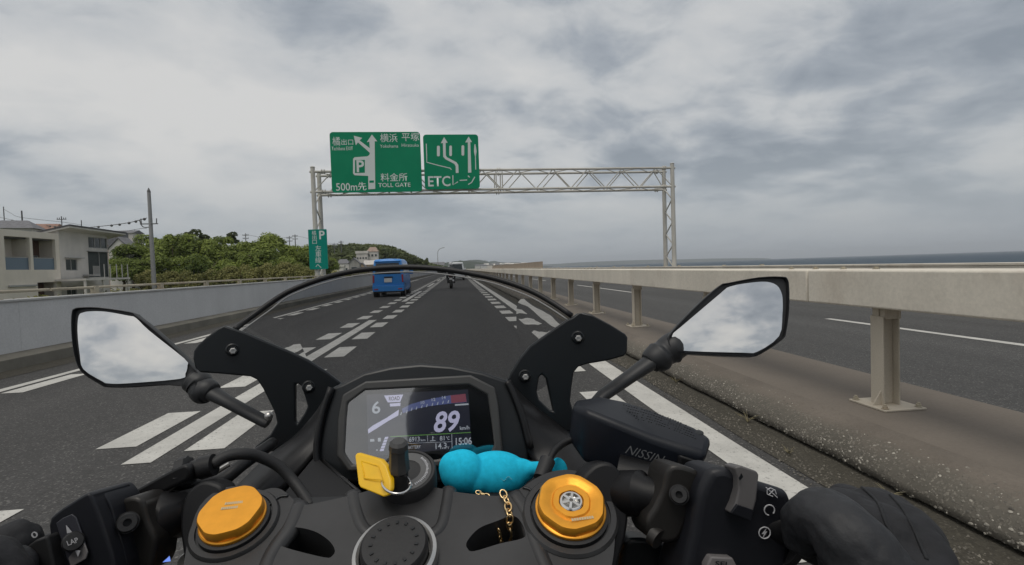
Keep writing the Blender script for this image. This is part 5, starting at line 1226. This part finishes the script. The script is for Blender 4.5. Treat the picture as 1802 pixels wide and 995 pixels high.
M_SCRN = thin_glass('smoked windscreen', (.60, .61, .63), .06, .035)
WS = b.done('windscreen', M_SCRN, BK, smooth=True)
wa = WS.data.attributes.new('edge_warp', 'FLOAT', 'POINT'); vals = []
for j in range(NR + 1):
    for i in range(NC + 1):
        u = abs(2 * i / NC - 1); t = j / NR; vals.append(max(0, min(1, (u - .60) / .25)) * min(1, t * 6))
wa.data.foreach_set('value', vals)
t_ = M_SCRN.node_tree; n_ = t_.nodes.new; K_ = t_.links.new
wr = n_('ShaderNodeBsdfRefraction'); wr.inputs['IOR'].default_value = 1.008; wr.inputs['Roughness'].default_value = 0; wr.inputs['Color'].default_value = (.60, .61, .63, 1)
wn = n_('ShaderNodeTexNoise'); wg = n_('ShaderNodeNewGeometry'); K_(wg.outputs['Position'], wn.inputs[0]); wn.inputs['Scale'].default_value = 30; wn.inputs['Detail'].default_value = 1
wb = n_('ShaderNodeBump'); wb.inputs['Strength'].default_value = 1; wb.inputs['Distance'].default_value = .0024; K_(wn.outputs[0], wb.inputs['Height']); K_(wb.outputs[0], wr.inputs['Normal'])
wat = n_('ShaderNodeAttribute'); wat.attribute_name = 'edge_warp'; wm = n_('ShaderNodeMixShader'); tr_ = [q for q in t_.nodes if q.type == 'BSDF_TRANSPARENT'][0]; mk_ = [l.to_socket for l in t_.links if l.from_node == tr_][0]
wgt = n_('ShaderNodeMath'); wgt.operation = 'GREATER_THAN'; wgt.inputs[1].default_value = .25; K_(wat.outputs['Fac'], wgt.inputs[0])
K_(wgt.outputs[0], wm.inputs[0]); K_(tr_.outputs[0], wm.inputs[1]); K_(wr.outputs[0], wm.inputs[2]); K_(wm.outputs[0], mk_)
b = MB(); b.tube(A_, .0030, 12); b.done('screen_rim', M_PLG, WS, smooth=True)
b = MB(); b.tube(smoothpts([at(x + (0 if 500 < x < 900 else (5 if x < 500 else -5)), y + 8.5, dA(i) - .002) for i, (x, y) in enumerate(arch)], 3), .0007, 6); b.done('screen_edge_highlight', mat('screen edge highlight', (.30, .30, .30), .35), WS, smooth=True)  # glass edge below the rim; its bright highlight is put into the lighter grey
# --- black stays each side of the screen
def stay(outer, hole, p0, nrm, bolts):
    n_ = V(nrm).normalized(); c = at(*p0); Q = lambda L_: [onP(x, y, c, n_) for x, y in L_]
    b = MB(); b.plate(Q(outer), V((0, .007, -.001)), [Q(hole)]); s_ = b.done('screen_stay', M_BLK, BK, bevel=.0016, seg=3)
    for x, y in bolts:
        q = onP(x, y, c, n_); ax = (CO - q).normalized()
        b = MB(); b.lathe(q, ax, [(.0065, -.001), (.0065, .001), (.0052, .0022), (.0045, .0010), (.0001, .0010)], 20); b.done('bolt_seat', M_BLK, s_, smooth='auto')
        b = MB(); b.lathe(onP(x + 1, y + 2, c, n_), ax, [(.0034, 0), (.0034, .004), (.0026, .0048), (.0015, .0048), (.0015, .003), (.0001, .003)], 6); b.done('stay_bolt', M_ALU, s_, smooth='auto')
stay([(394, 573), (410, 579), (432, 586), (472, 603), (510, 619), (542, 634), (575, 655), (602, 676), (590, 690), (572, 712), (553, 733), (538, 750), (515, 775), (480, 795), (440, 800), (450, 785), (475, 765), (487, 745), (484, 730), (476, 712), (462, 684), (452, 669), (440, 663), (417, 661), (385, 658), (352, 656), (343, 648), (339, 632), (340, 618), (348, 607), (362, 594), (378, 582)],
     [(519, 676), (525, 676), (530, 680), (536, 698), (541, 716), (535, 728), (523, 746), (519, 742)], (470, 650, .500), (.25, -1, .10), [(409, 616), (543, 681)])
stay([(1006, 560), (1016, 552), (1027, 550), (1042, 554), (1074, 571), (1101, 588), (1105, 594), (1104, 620), (1099, 627), (1069, 635), (1033, 641), (1018, 646), (1010, 656), (1006, 684), (1004, 706), (1008, 722), (1012, 760), (980, 760), (940, 725), (905, 700), (890, 678), (900, 655), (914, 632), (933, 609), (965, 586), (998, 563)],
     [(949, 664), (954, 659), (961, 666), (967, 694), (974, 724), (968, 722), (949, 704), (945, 690)], (1000, 640, .490), (-.25, -1, .10), [(1017, 594), (924, 662)])
# --- inner cowls
def patch(rowsP, nm, m, k=4, solid=.003):
    R0 = [smoothpts([at(*p) for p in r], k) for r in rowsP]; n_ = len(R0[0]); R1 = [smoothpts([r[i] for r in R0], k) for i in range(n_)]
    b = MB(); b.grid(R1); return b.done(nm, m, BK, smooth=True, solid=solid)
patch([[(604, 676, .505), (560, 725, .50), (520, 768, .485), (478, 800, .465), (440, 835, .44), (400, 880, .41), (380, 930, .39)],
       [(600, 678, .48), (575, 702, .475), (552, 760, .46), (520, 795, .445), (478, 832, .42), (440, 868, .395), (415, 920, .37)],
       [(598, 690, .468), (583, 730, .463), (566, 778, .452), (545, 812, .44), (510, 850, .42), (475, 885, .40), (450, 940, .37)]], 'inner_cowl', M_PLG)
patch([[(890, 668, .50), (925, 700, .50), (965, 735, .49), (1000, 765, .475), (1030, 800, .45), (1060, 850, .42)],
       [(892, 674, .475), (908, 705, .47), (935, 745, .46), (975, 790, .45), (1010, 820, .43), (1040, 865, .40)],
       [(893, 680, .462), (900, 715, .458), (912, 760, .45), (940, 815, .44), (975, 840, .42), (1010, 880, .39)]], 'inner_cowl', M_PLG)
b = MB(); b.plate([at(x, y, d) for x, y, d in ((585, 690, .51), (895, 675, .51), (930, 700, .52), (1000, 750, .50), (1040, 800, .46), (1075, 870, .43), (1075, 1080, .36), (340, 1080, .37), (370, 920, .41), (430, 850, .45), (500, 790, .49))], V((0, .06, -.02))); b.done('front_frame', M_BLK, BK)
b = MB(); b.plate([at(x, y, d) for x, y, d in ((556, 800, .43), (566, 812, .42), (632, 868, .375), (560, 888, .365), (520, 888, .37), (500, 868, .385))], V((0, .004, -.01))); b.done('cockpit_tray', M_PLG, BK, bevel=.001)
b = MB(); b.tube([at(566, 810, .43), at(598, 838, .40), at(634, 868, .375)], .0016, 8); b.done('tray_edge', M_PLG, BK, smooth=True)
b = MB(); b.plate([at(x, y, d) for x, y, d in ((895, 800, .43), (960, 815, .42), (1010, 830, .40), (1040, 880, .37), (930, 880, .36), (880, 870, .37))], V((0, .004, -.01))); b.done('cockpit_tray', M_PLA, BK, bevel=.001)
# --- instrument panel
DN = V((-.02, -math.cos(R(18)), math.sin(R(18)))).normalized(); DP = at(740, 742, .44)
def dp(x, y, h=0.0): return onP(x, y, DP + DN * h, DN)
hood = [(583, 682), (600, 676), (640, 656), (688, 645), (740, 640), (795, 644), (850, 655), (893, 670), (902, 690), (918, 735), (932, 790), (925, 850), (560, 850), (556, 795), (563, 740)]
b = MB(); b.plate([dp(x, y, -.004) for x, y in hood], V((0, .05, -.012))); b.done('dash_hood', M_BLK, BK, bevel=.003, seg=3)
for pts in ([(583, 682), (566, 735), (557, 795), (566, 845)], [(893, 671), (903, 690), (920, 735), (934, 790)]):
    b = MB(); b.tube(smoothpts([dp(x, y, .0) for x, y in pts], 4), .0042, 10, flat=.7); b.done('hood_edge', M_PLG, BK, smooth=True)
O_ = [(602, 695), (643, 671), (740, 665), (828, 660), (871, 682), (877, 711), (885, 793), (872, 814), (740, 824), (612, 830), (592, 803), (594, 738)]
I_ = [(612, 709), (642, 687), (735, 682), (825, 677.5), (858, 695), (864, 735), (870, 782), (863, 799), (740, 812), (620, 818), (606, 797), (609, 740)]
b = MB(); b.plate([dp(x, y, .005) for x, y in O_], -DN * .012, [[dp(x, y, .005) for x, y in I_]]); TD = b.done('dash_bezel', mat('bezel grey', (.045, .045, .044), .45, bump=.08, bscale=900), BK, bevel=.0018, seg=3)
b = MB(); b.plate([dp(x, y, 0) for x, y in I_], -DN * .004); b.done('display', mat('display black', (.006, .008, .010), .35, spec=.1), TD)
def emi(nm, c, s): return mat(nm, tuple(x * .5 for x in c), .5, emit=(c, s))
E_W = emi('display white', (.58, .58, .80), .42); E_T = emi('display text', (.55, .60, .68), .30); E_B = emi('display blue', (.10, .13, .32), .35); E_G = emi('display green', (.18, .45, .10), .25); E_R = emi('display red', (.30, .08, .12), .3); E_BG = emi('display field', (.02, .024, .045), .25)
c8 = lambda x, y: (600 + x * .1554, 670 + y * .1554)
def dpl(pts, m, nm='display_mark', h=.0006): b = MB(); b.plate([dp(*c8(x, y), h) for x, y in pts], -DN * .0002); return b.done(nm, m, TD)
def dtx(s, x, y, x2, y2, hp, m=E_T, shear=0, wt=.02, h=.0009, nm='lettering'):
    a, c_ = dp(*c8(x, y), h), dp(*c8(x2, y2), h); u = dp(*c8(x, y - hp), h); hh = (u - a).length
    return text(s, hh / .73, frame(a, c_ - a, u - a), m, TD, nm, fit=(c_ - a).length, weight=wt * hh, shear=shear)
dpl([(290, 160), (1440, 100), (1480, 760), (310, 860)], E_BG, 'display_field', .0003)
dtx('6', 345, 375, 440, 368, 140)
dpl([(488, 170), (705, 158), (670, 242), (530, 248)], E_W); dtx('ROAD', 540, 228, 662, 220, 46, mat('display dark', (.02, .02, .03), .5), h=.0012)
dpl([(552, 262), (675, 252), (672, 288), (556, 294)], E_W)
dpl([(305, 555), (360, 510), (520, 420), (655, 330), (650, 395), (540, 455), (400, 545), (310, 600)], E_W)
dpl([(690, 320), (790, 268), (960, 220), (1230, 168), (1410, 150), (1425, 245), (1230, 262), (1000, 290), (850, 320), (700, 370)], E_B)
dpl([(1240, 168), (1410, 150), (1422, 240), (1250, 256)], E_R, h=.0008)
for x, y, s in ((895, 268, '10'), (1018, 235, '12'), (1135, 212, '14')): dtx(s, x, y, x + 42, y - 4, 36)
for x, y in ((845, 330), (905, 312), (962, 300), (1025, 287), (1085, 276), (1145, 264), (1205, 255), (790, 342), (735, 372), (670, 392)): dpl([(x, y), (x + 12, y - 2), (x + 20, y - 34), (x + 12, y - 34)], E_T, h=.0010)
dpl([(1290, 268), (1445, 258), (1446, 276), (1292, 286)], E_T)
dtx('89', 1038, 582, 1335, 562, 232, E_W, shear=.22, wt=.03)
dtx('km/h', 1345, 560, 1452, 552, 44)
dpl([(560, 632), (1470, 584), (1470, 592), (560, 640)], E_G, 'display_line'); dpl([(720, 712), (1255, 690), (1255, 694), (720, 716)], E_T, 'display_line')
dpl([(1252, 608), (1258, 608), (1262, 768), (1256, 768)], E_T, 'display_line'); dpl([(976, 622), (980, 622), (984, 690), (980, 690)], E_T, 'display_line')
dtx('6913', 770, 695, 890, 688, 56); dtx('km', 902, 688, 955, 684, 26); dtx('81', 1118, 680, 1172, 676, 52); dtx('°C', 1188, 672, 1228, 670, 38)
dtx('BATTERY', 750, 776, 902, 766, 36); dtx('14.3', 1056, 778, 1182, 768, 68); dtx('V', 1205, 774, 1228, 773, 32); dtx('15:06', 1284, 730, 1466, 720, 80, wt=.03)
for i in range(5): u = i / 5; dpl([(438 + 62 * u, 800 - 165 * u), (482 + 58 * u, 798 - 170 * u), (492 + 58 * u, 770 - 170 * u), (450 + 62 * u, 772 - 165 * u)], E_W)
dpl([(418, 650), (450, 648), (450, 690), (418, 692)], E_T); dpl([(330, 665), (375, 662), (378, 690), (330, 692)], E_T); dpl([(400, 780), (415, 779), (415, 795), (400, 796)], E_T)
dpl([(1008, 680), (1070, 676), (1070, 684), (1008, 688)], E_T); dpl([(1035, 630), (1043, 630), (1045, 676), (1035, 676)], E_T); dpl([(1043, 640), (1056, 640), (1056, 646), (1043, 646)], E_T)
M_CVR = thin_glass('display cover glass', (.95, .95, .95), .04, .30)
b = MB(); q = [b.v(dp(x, y, .0030)) for x, y in I_]; b.f(q); b.done('display_glass', M_CVR, TD)
# --- the rest of the machine, out of the frame but real
b = MB()
for nm_, yy in (('front', .66), ('rear', -.74)):
    t = MB(); t.lathe((-.145, yy, .30), (1, 0, 0), [(.21, .02), (.27, 0), (.30, .06), (.30, .10), (.27, .16), (.21, .14)], 36); wq = t.done('wheel', M_TYRE, BK, smooth='auto')
    t = MB(); t.lathe((-.11, yy, .30), (1, 0, 0), [(.04, 0), (.04, .09)], 16)
    for q in range(5): a_ = q * 1.2566; t.beam(V((-.07, yy, .3)), V((-.07, yy + math.cos(a_) * .215, .3 + math.sin(a_) * .215)), .035)
    t.lathe((-.125, yy, .30), (1, 0, 0), [(.212, 0), (.212, .12), (.20, .12), (.20, 0)], 36, closed=True); t.done('rim', M_BLKP, wq)
b.b.free()
t = MB(); t.tube([V((-.07, .02, .86)), V((-.07, -.12, .88)), V((-.06, -.30, .82)), V((-.05, -.42, .76))], [.07, .13, .14, .08], 18, flat=.8); t.done('fuel_tank', M_BLK, BK, smooth=True)
t = MB(); t.tube([V((-.05, -.38, .78)), V((-.04, -.65, .79)), V((-.04, -1.0, .92))], [.10, .13, .05], 14, flat=.35); t.done('seat', M_RUB, BK, smooth=True)
t = MB(); t.tube([V((-.07, .15, .5)), V((-.06, -.2, .42)), V((-.05, -.45, .42))], [.16, .2, .14], 14); t.done('engine', M_BLKP, BK, smooth=True)
t = MB(); t.tube([V((.06, -.35, .28)), V((.10, -.75, .34))], [.045, .055], 14); t.done('exhaust', M_ALU, BK, smooth='auto')
t = MB(); t.tube([V((-.08, .92, .72)), V((-.08, .80, .74)), V((-.08, .55, .72)), V((-.07, .2, .62)), V((-.06, -.25, .5))], [.03, .12, .17, .19, .15], 20, flat=1.05); t.done('fairing', M_BLK, BK, smooth=True)
t = MB(); t.tube([V((-.09, .50, .30 + .3)), V((-.09, .66, .635)), V((-.09, .82, .56))], [.05, .06, .04], 12, flat=.3); t.done('front_mudguard', M_BLK, BK, smooth=True)
for s in (-1, 1): t = MB(); t.tube([V((-.05 + s * .06, -.3, .34)), V((-.05 + s * .07, -.74, .30))], .025, 8); t.done('swingarm', M_BLKP, BK, smooth='auto')
# ------------------------------------------------------------------ ignition key and yellow tag
KY = root('ignition_key', cl(704, 858, .01), 'black-headed key standing in the ignition lock with a split ring', 'key')
k0 = cl(704, 862, .009); kt = at(701, 776, .305)
kd = (kt - k0)
def kp(t): return k0 + kd * t
b = MB(); b.tube([kp(0), kp(.38)], [.0054, .0056], 18); b.done('shaft', M_RUB, KY, smooth='auto')
b = MB(); b.tube([kp(.36), kp(.42), kp(.80), kp(.84)], [.0050, .0066, .0058, .0058], 8); b.done('key_head', mat('key head grey', (.05, .05, .05), .45), KY, smooth='auto', angle=25)
b = MB(); b.tube([kp(.84), kp(.86), kp(.95), kp(1.0)], [.0056, .0062, .0058, .0040], 10); b.done('key_cap', mat('key head grey', (.05, .05, .05)), KY, smooth='auto', angle=25)
rc = at(697, 851, .302); b = MB(); pts = []
for i in range(41): a = 2 * math.pi * i / 40; pts.append(rc + (at(697 + 25 * math.cos(a), 851 + 18 * math.sin(a) + 2 * math.cos(a), .302 + .012 * math.sin(a) * -1) - rc))
b.tube(pts, .00085, 8); b.done('key_ring', M_CHR, KY, smooth=True)
TG = root('key_tag', at(655, 835, .30), 'yellow plastic tag hanging from the ignition key ring', 'key tag')
tgp = [(624, 802, .318), (628, 797, .319), (670, 809, .312), (680, 820, .309), (688, 844, .303), (688, 862, .299), (682, 873, .297), (674, 875, .297), (634, 859, .303), (630, 852, .304)]
b = MB(); b.plate([at(*p) for p in tgp], V((.002, .003, -.001))); b.done('tag_body', mat('yellow plastic', (.85, .50, .005), .38, spec=.5, nscale=60, namt=.07), TG, bevel=.0012, seg=3)
b = MB(); b.tube([at(x, y, d - .0012) for x, y, d in ((636, 812, .316), (665, 820, .311), (674, 845, .303), (641, 842, .307), (636, 812, .316))], .0004, 6); b.done('tag_moulding', mat('yellow plastic', (.72, .36, .005)), TG, smooth=True)
# ------------------------------------------------------------------ blue plush toy with its chain
M_PLU = mat('blue plush', (.022, .52, .76), .95, spec=.05, nscale=250, namt=.10, bump=.25, bscale=1500)
TY = root('plush_toy', at(850, 850, .37), 'small turquoise blue plush sea animal lying across the cockpit with a gold chain', 'plush toy')
M_PL2 = mat('pale blue plush', (.10, .38, .45), .95, spec=.1, bump=.8, bscale=900)
b = MB()
def bl2(x, y, d, rx, ry, rz=None, rot=0):
    k = d / FPX; b.ball(at(x, y, d), (rx * k, (rz or ry) * k, ry * k), Matrix.Rotation(rot, 4, 'Y'), u=24, w_=16)
bl2(813, 829, .366, 39, 37, 34, .1); bl2(798, 822, .366, 26, 27, 26, .3); bl2(838, 838, .370, 34, 32, 32)
bl2(872, 834, .375, 60, 39, 36, .08)
bl2(912, 829, .374, 32, 22, 18, .05); bl2(938, 825, .372, 30, 12, 11, -.05)
bl2(985, 824, .370, 14, 21, 6, -.35); bl2(962, 821, .372, 26, 9, 6, .1)
ob = b.done('toy_body', M_PLU, TY, smooth=True)
md = ob.modifiers.new('remesh', 'REMESH'); md.mode = 'VOXEL'; md.voxel_size = .0008; md.use_smooth_shade = True
md = ob.modifiers.new('smooth', 'SMOOTH'); md.factor = .5; md.iterations = 22
b = MB(); b.tube([at(802, 848, .366), at(792, 858, .363), at(785, 866, .362)], [.006, .005, .002], 12, flat=.4); b.done('toy_fin', M_PL2, TY, smooth=True)
b = MB(); rd = random.Random(9)
for i in range(16): x, y = 868 + i * 2.1, 846 + 3 * math.sin(i * .9) - i * .35; b.tube([at(x, y, .3605), at(x + 1.5, y + 1, .3603)], .0004, 4)
b.done('stitching', M_PL2, TY, kind='stuff')
M_CHN = mat('gold chain', (.80, .58, .30), .28, metal=1.0)
CH = bpy.data.objects.new('chain', None); COL.objects.link(CH); CH.parent = TY
cpts = smoothpts([cl(886, 870, .003), cl(891, 880, .0025), cl(895, 896, .0020), cl(897, 912, .0020), cl(897, 928, -.004), cl(900, 943, -.012), cl(896, 958, -.020)], 6)
c2 = smoothpts([cl(878, 935, -.008), cl(880, 945, -.014), cl(884, 958, -.02)], 4)
c3 = [at(842, 867, .352), at(848, 869, .351), at(854, 872, .350), at(860, 873, .350)]
def links(P, ln, wd, th, sk=.8):
    L_ = [0];
    for i in range(len(P) - 1): L_.append(L_[-1] + (P[i + 1] - P[i]).length)
    s = 0; k = 0
    while s < L_[-1]:
        i = max(j for j in range(len(L_)) if L_[j] <= s); i = min(i, len(P) - 2); q = P[i].lerp(P[i + 1], (s - L_[i]) / max(1e-6, L_[i + 1] - L_[i])); d = (P[i + 1] - P[i]).normalized()
        sx = d.cross(NV).normalized(); u = (sx * math.cos(.9 * (k % 2) - .2) + NV * math.sin(.9 * (k % 2) - .2)); b = MB()
        pts = [q + d * ln * math.cos(a) + u * wd * math.sin(a) for a in [2 * math.pi * j / 14 for j in range(15)]]
        b.tube(pts, th, 6, caps=False); b.done('chain_link', M_CHN, CH, smooth=True); s += ln * 1.45; k += 1
CH.location = (0, 0, 0)
links(cpts, .0033, .0021, .00062); links(c2, .0026, .0016, .0005); links(c3, .0022, .0014, .0005)
# ------------------------------------------------------------------ the rider: continuous body, helmet, gloves
M_JK = mat('black riding jacket', (.012, .013, .015), .8, nscale=30, namt=.2, bump=.5, bscale=60)
M_GLV = mat('black glove', (.013, .0135, .016), .8, nscale=60, namt=.25, bump=.5, bscale=45, stretch=(1, 1, .5))
M_GLF = mat('glove palm leather', (.019, .020, .023), .62, nscale=60, namt=.2, bump=.25, bscale=160)
RD = root('person', (-.03, -.5, .8), 'rider in a black jacket and black gloves holding both handlebar grips', 'person')
rw_, lw_ = at(1680, 1190, .225), at(-150, 1110, .225)
vv = [(-.03, -.62, .86), (-.03, -.48, 1.0), (-.03, -.33, 1.10), (-.03, -.24, 1.14), (-.03, -.21, 1.20)]; ee = [(0, 1), (1, 2), (2, 3), (3, 4)]; rr_ = [(.17, .13), (.16, .12), (.19, .11), (.07, .07), (.06, .06)]
for s, wr in ((1, rw_), (-1, lw_)):
    k = len(vv); el_ = V((-.03 + s * .36, -.08, .89)); vv += [(-.03 + s * .19, -.30, 1.09), tuple(el_), tuple(el_.lerp(wr, .6)), tuple(wr)]; ee += [(2, k), (k, k + 1), (k + 1, k + 2), (k + 2, k + 3)]; rr_ += [.070, .050, .038, .034]
    k = len(vv); vv += [(-.03 + s * .13, -.55, .84), (-.03 + s * .27, -.12, .74), (-.03 + s * .22, -.42, .38), (-.03 + s * .22, -.28, .32)]; ee += [(0, k), (k, k + 1), (k + 1, k + 2), (k + 2, k + 3)]; rr_ += [.095, .075, .055, .05]
skin('body', vv, ee, rr_, M_JK, RD)
b = MB(); b.ball((-.03, -.215, 1.285), (.125, .15, .14)); b.done('helmet', M_BLK, RD, smooth=True)
def glove(nm, blobs, tubes, parent, m, vox=.0016, it=6):
    """gloved hand closed round the grip: palm, five separate fingers; grown together by a voxel remesh"""
    b = MB()
    for x, y, d, rx, ry, rz, rot in blobs: b.ball(at(x, y, d), (rx, rz, ry), Matrix.Rotation(rot, 4, 'Y'), u=28, w_=18)
    for pts in tubes:
        P = smoothpts([at(*p[:3]) for p in pts], 5); rr = []
        for i in range(len(pts) - 1): rr += [pts[i][3] + (pts[i + 1][3] - pts[i][3]) * k / 5 for k in range(5)]
        rr.append(pts[-1][3]); b.tube(P, rr, 16); b.ball(P[-1], rr[-1] * .99, u=16, w_=10); b.ball(P[0], rr[0] * .99, u=16, w_=10)
    o = b.done(nm, m, parent, smooth=True)
    q = o.modifiers.new('remesh', 'REMESH'); q.mode = 'VOXEL'; q.voxel_size = vox; q.use_smooth_shade = True
    q = o.modifiers.new('smooth', 'SMOOTH'); q.factor = .6; q.iterations = it
    tx = bpy.data.textures.get('fabric folds') or bpy.data.textures.new('fabric folds', 'CLOUDS'); tx.noise_scale = .026; tx.noise_depth = 2
    q = o.modifiers.new('folds', 'DISPLACE'); q.texture = tx; q.strength = .0065; q.mid_level = .5; q.texture_coords = 'LOCAL'; return o
G1 = glove('glove', [(1545, 985, .262, .034, .030, .024, .5), (1500, 925, .272, .022, .018, .018, .3), (1580, 945, .268, .024, .020, .02, .5), (1600, 1015, .252, .021, .026, .024, .3), (1555, 905, .278, .022, .014, .016, .3)],
  [[(1670, 1160, .23, .032), (1590, 1050, .245, .028)]], RD, M_GLV)
for f_ in ([(1480, 915, .280, .0135), (1446, 902, .292, .0130), (1440, 925, .308, .0115), (1452, 962, .310, .0105)],
           [(1520, 905, .285, .0140), (1490, 893, .300, .0130), (1486, 915, .315, .0115), (1494, 955, .316, .0105)],
           [(1560, 915, .285, .0140), (1535, 900, .300, .0130), (1530, 922, .315, .0115), (1537, 965, .316, .0105)],
           [(1600, 945, .275, .0130), (1580, 930, .290, .0120), (1575, 950, .303, .0110), (1580, 988, .303, .0100)]):
    glove('finger', [], [f_], G1, M_GLV, .0012, 3)
glove('thumb', [], [[(1560, 1050, .236, .021), (1520, 990, .243, .0185), (1478, 930, .252, .0165), (1442, 908, .262, .0145), (1418, 922, .270, .0125), (1414, 950, .274, .0105)]], G1, M_GLF, .0012, 3)
bvh = None
for pp_ in ([(1506, 850, .258), (1528, 868, .25), (1546, 888, .247), (1558, 920, .24), (1576, 952, .235), (1600, 990, .22)], [(1566, 872, .258), (1588, 896, .252), (1611, 940, .244), (1630, 985, .24)], [(1434, 900, .26), (1446, 925, .25), (1470, 953, .25), (1500, 980, .25), (1515, 1000, .25)], [(1405, 905, .26), (1425, 890, .26), (1460, 890, .26), (1490, 915, .26), (1515, 965, .25)]):
    if bvh is None:
        bpy.context.view_layer.update(); from mathutils.bvhtree import BVHTree; bvh = BVHTree.FromObject(G1, bpy.context.evaluated_depsgraph_get()); go = origin(G1)
    hit = [bvh.ray_cast(CO - go, (at(*q) - CO).normalized()) for q in smoothpts([V(q_) for q_ in pp_], 6)]; hp_ = [h[0] + go + h[1] * .0002 for h in hit if h[0]]
    if len(hp_) > 3: b = MB(); b.tube(hp_, .0009, 6); b.done('glove_seam', M_JK, G1, smooth=True)
G2 = glove('glove', [(-70, 1050, .25, .032, .030, .024, -.5)], [[(-150, 1100, .23, .036), (-110, 1075, .24, .034)], [(-60, 1030, .26, .024), (-20, 1015, .265, .018)]], RD, M_GLV)
for f_ in ([(-30, 1010, .266, .014), (4, 972, .275, .0125), (30, 958, .28, .0120), (42, 990, .285, .0105)], [(-60, 1005, .27, .014), (-35, 975, .285, .0125), (-25, 985, .30, .0115), (-20, 1015, .305, .0105)],
           [(-95, 1010, .27, .014), (-75, 985, .285, .0125), (-65, 998, .30, .0115), (-60, 1028, .305, .0105)], [(-125, 1030, .262, .013), (-108, 1008, .275, .0115), (-100, 1020, .29, .0105), (-96, 1048, .295, .010)]):
    glove('finger', [], [f_], G2, M_GLV, .0012, 3)
glove('thumb', [], [[(-60, 1060, .245, .018), (-20, 1035, .25, .0145), (10, 1005, .26, .0125), (28, 1000, .27, .0105)]], G2, M_GLF, .0012, 3)
# ------------------------------------------------------------------ sea haze
M_HZ = bpy.data.materials.new('haze'); M_HZ.use_nodes = True; t_ = M_HZ.node_tree; t_.nodes.clear()
o_ = t_.nodes.new('ShaderNodeOutputMaterial'); v_ = t_.nodes.new('ShaderNodeVolumePrincipled'); v_.inputs['Color'].default_value = (.86, .91, .97, 1); v_.inputs['Density'].default_value = 2.0e-4; v_.inputs['Anisotropy'].default_value = .1
t_.links.new(v_.outputs[0], o_.inputs['Volume'])
b = MB(); b.box(-9600, 9600, -9600, 9600, -7.5, 130); hz_ = b.done('haze', M_HZ); hz_['kind'] = 'stuff'; hz_['label'] = 'pale sea haze softening the far hills and coast'; hz_['category'] = 'haze'
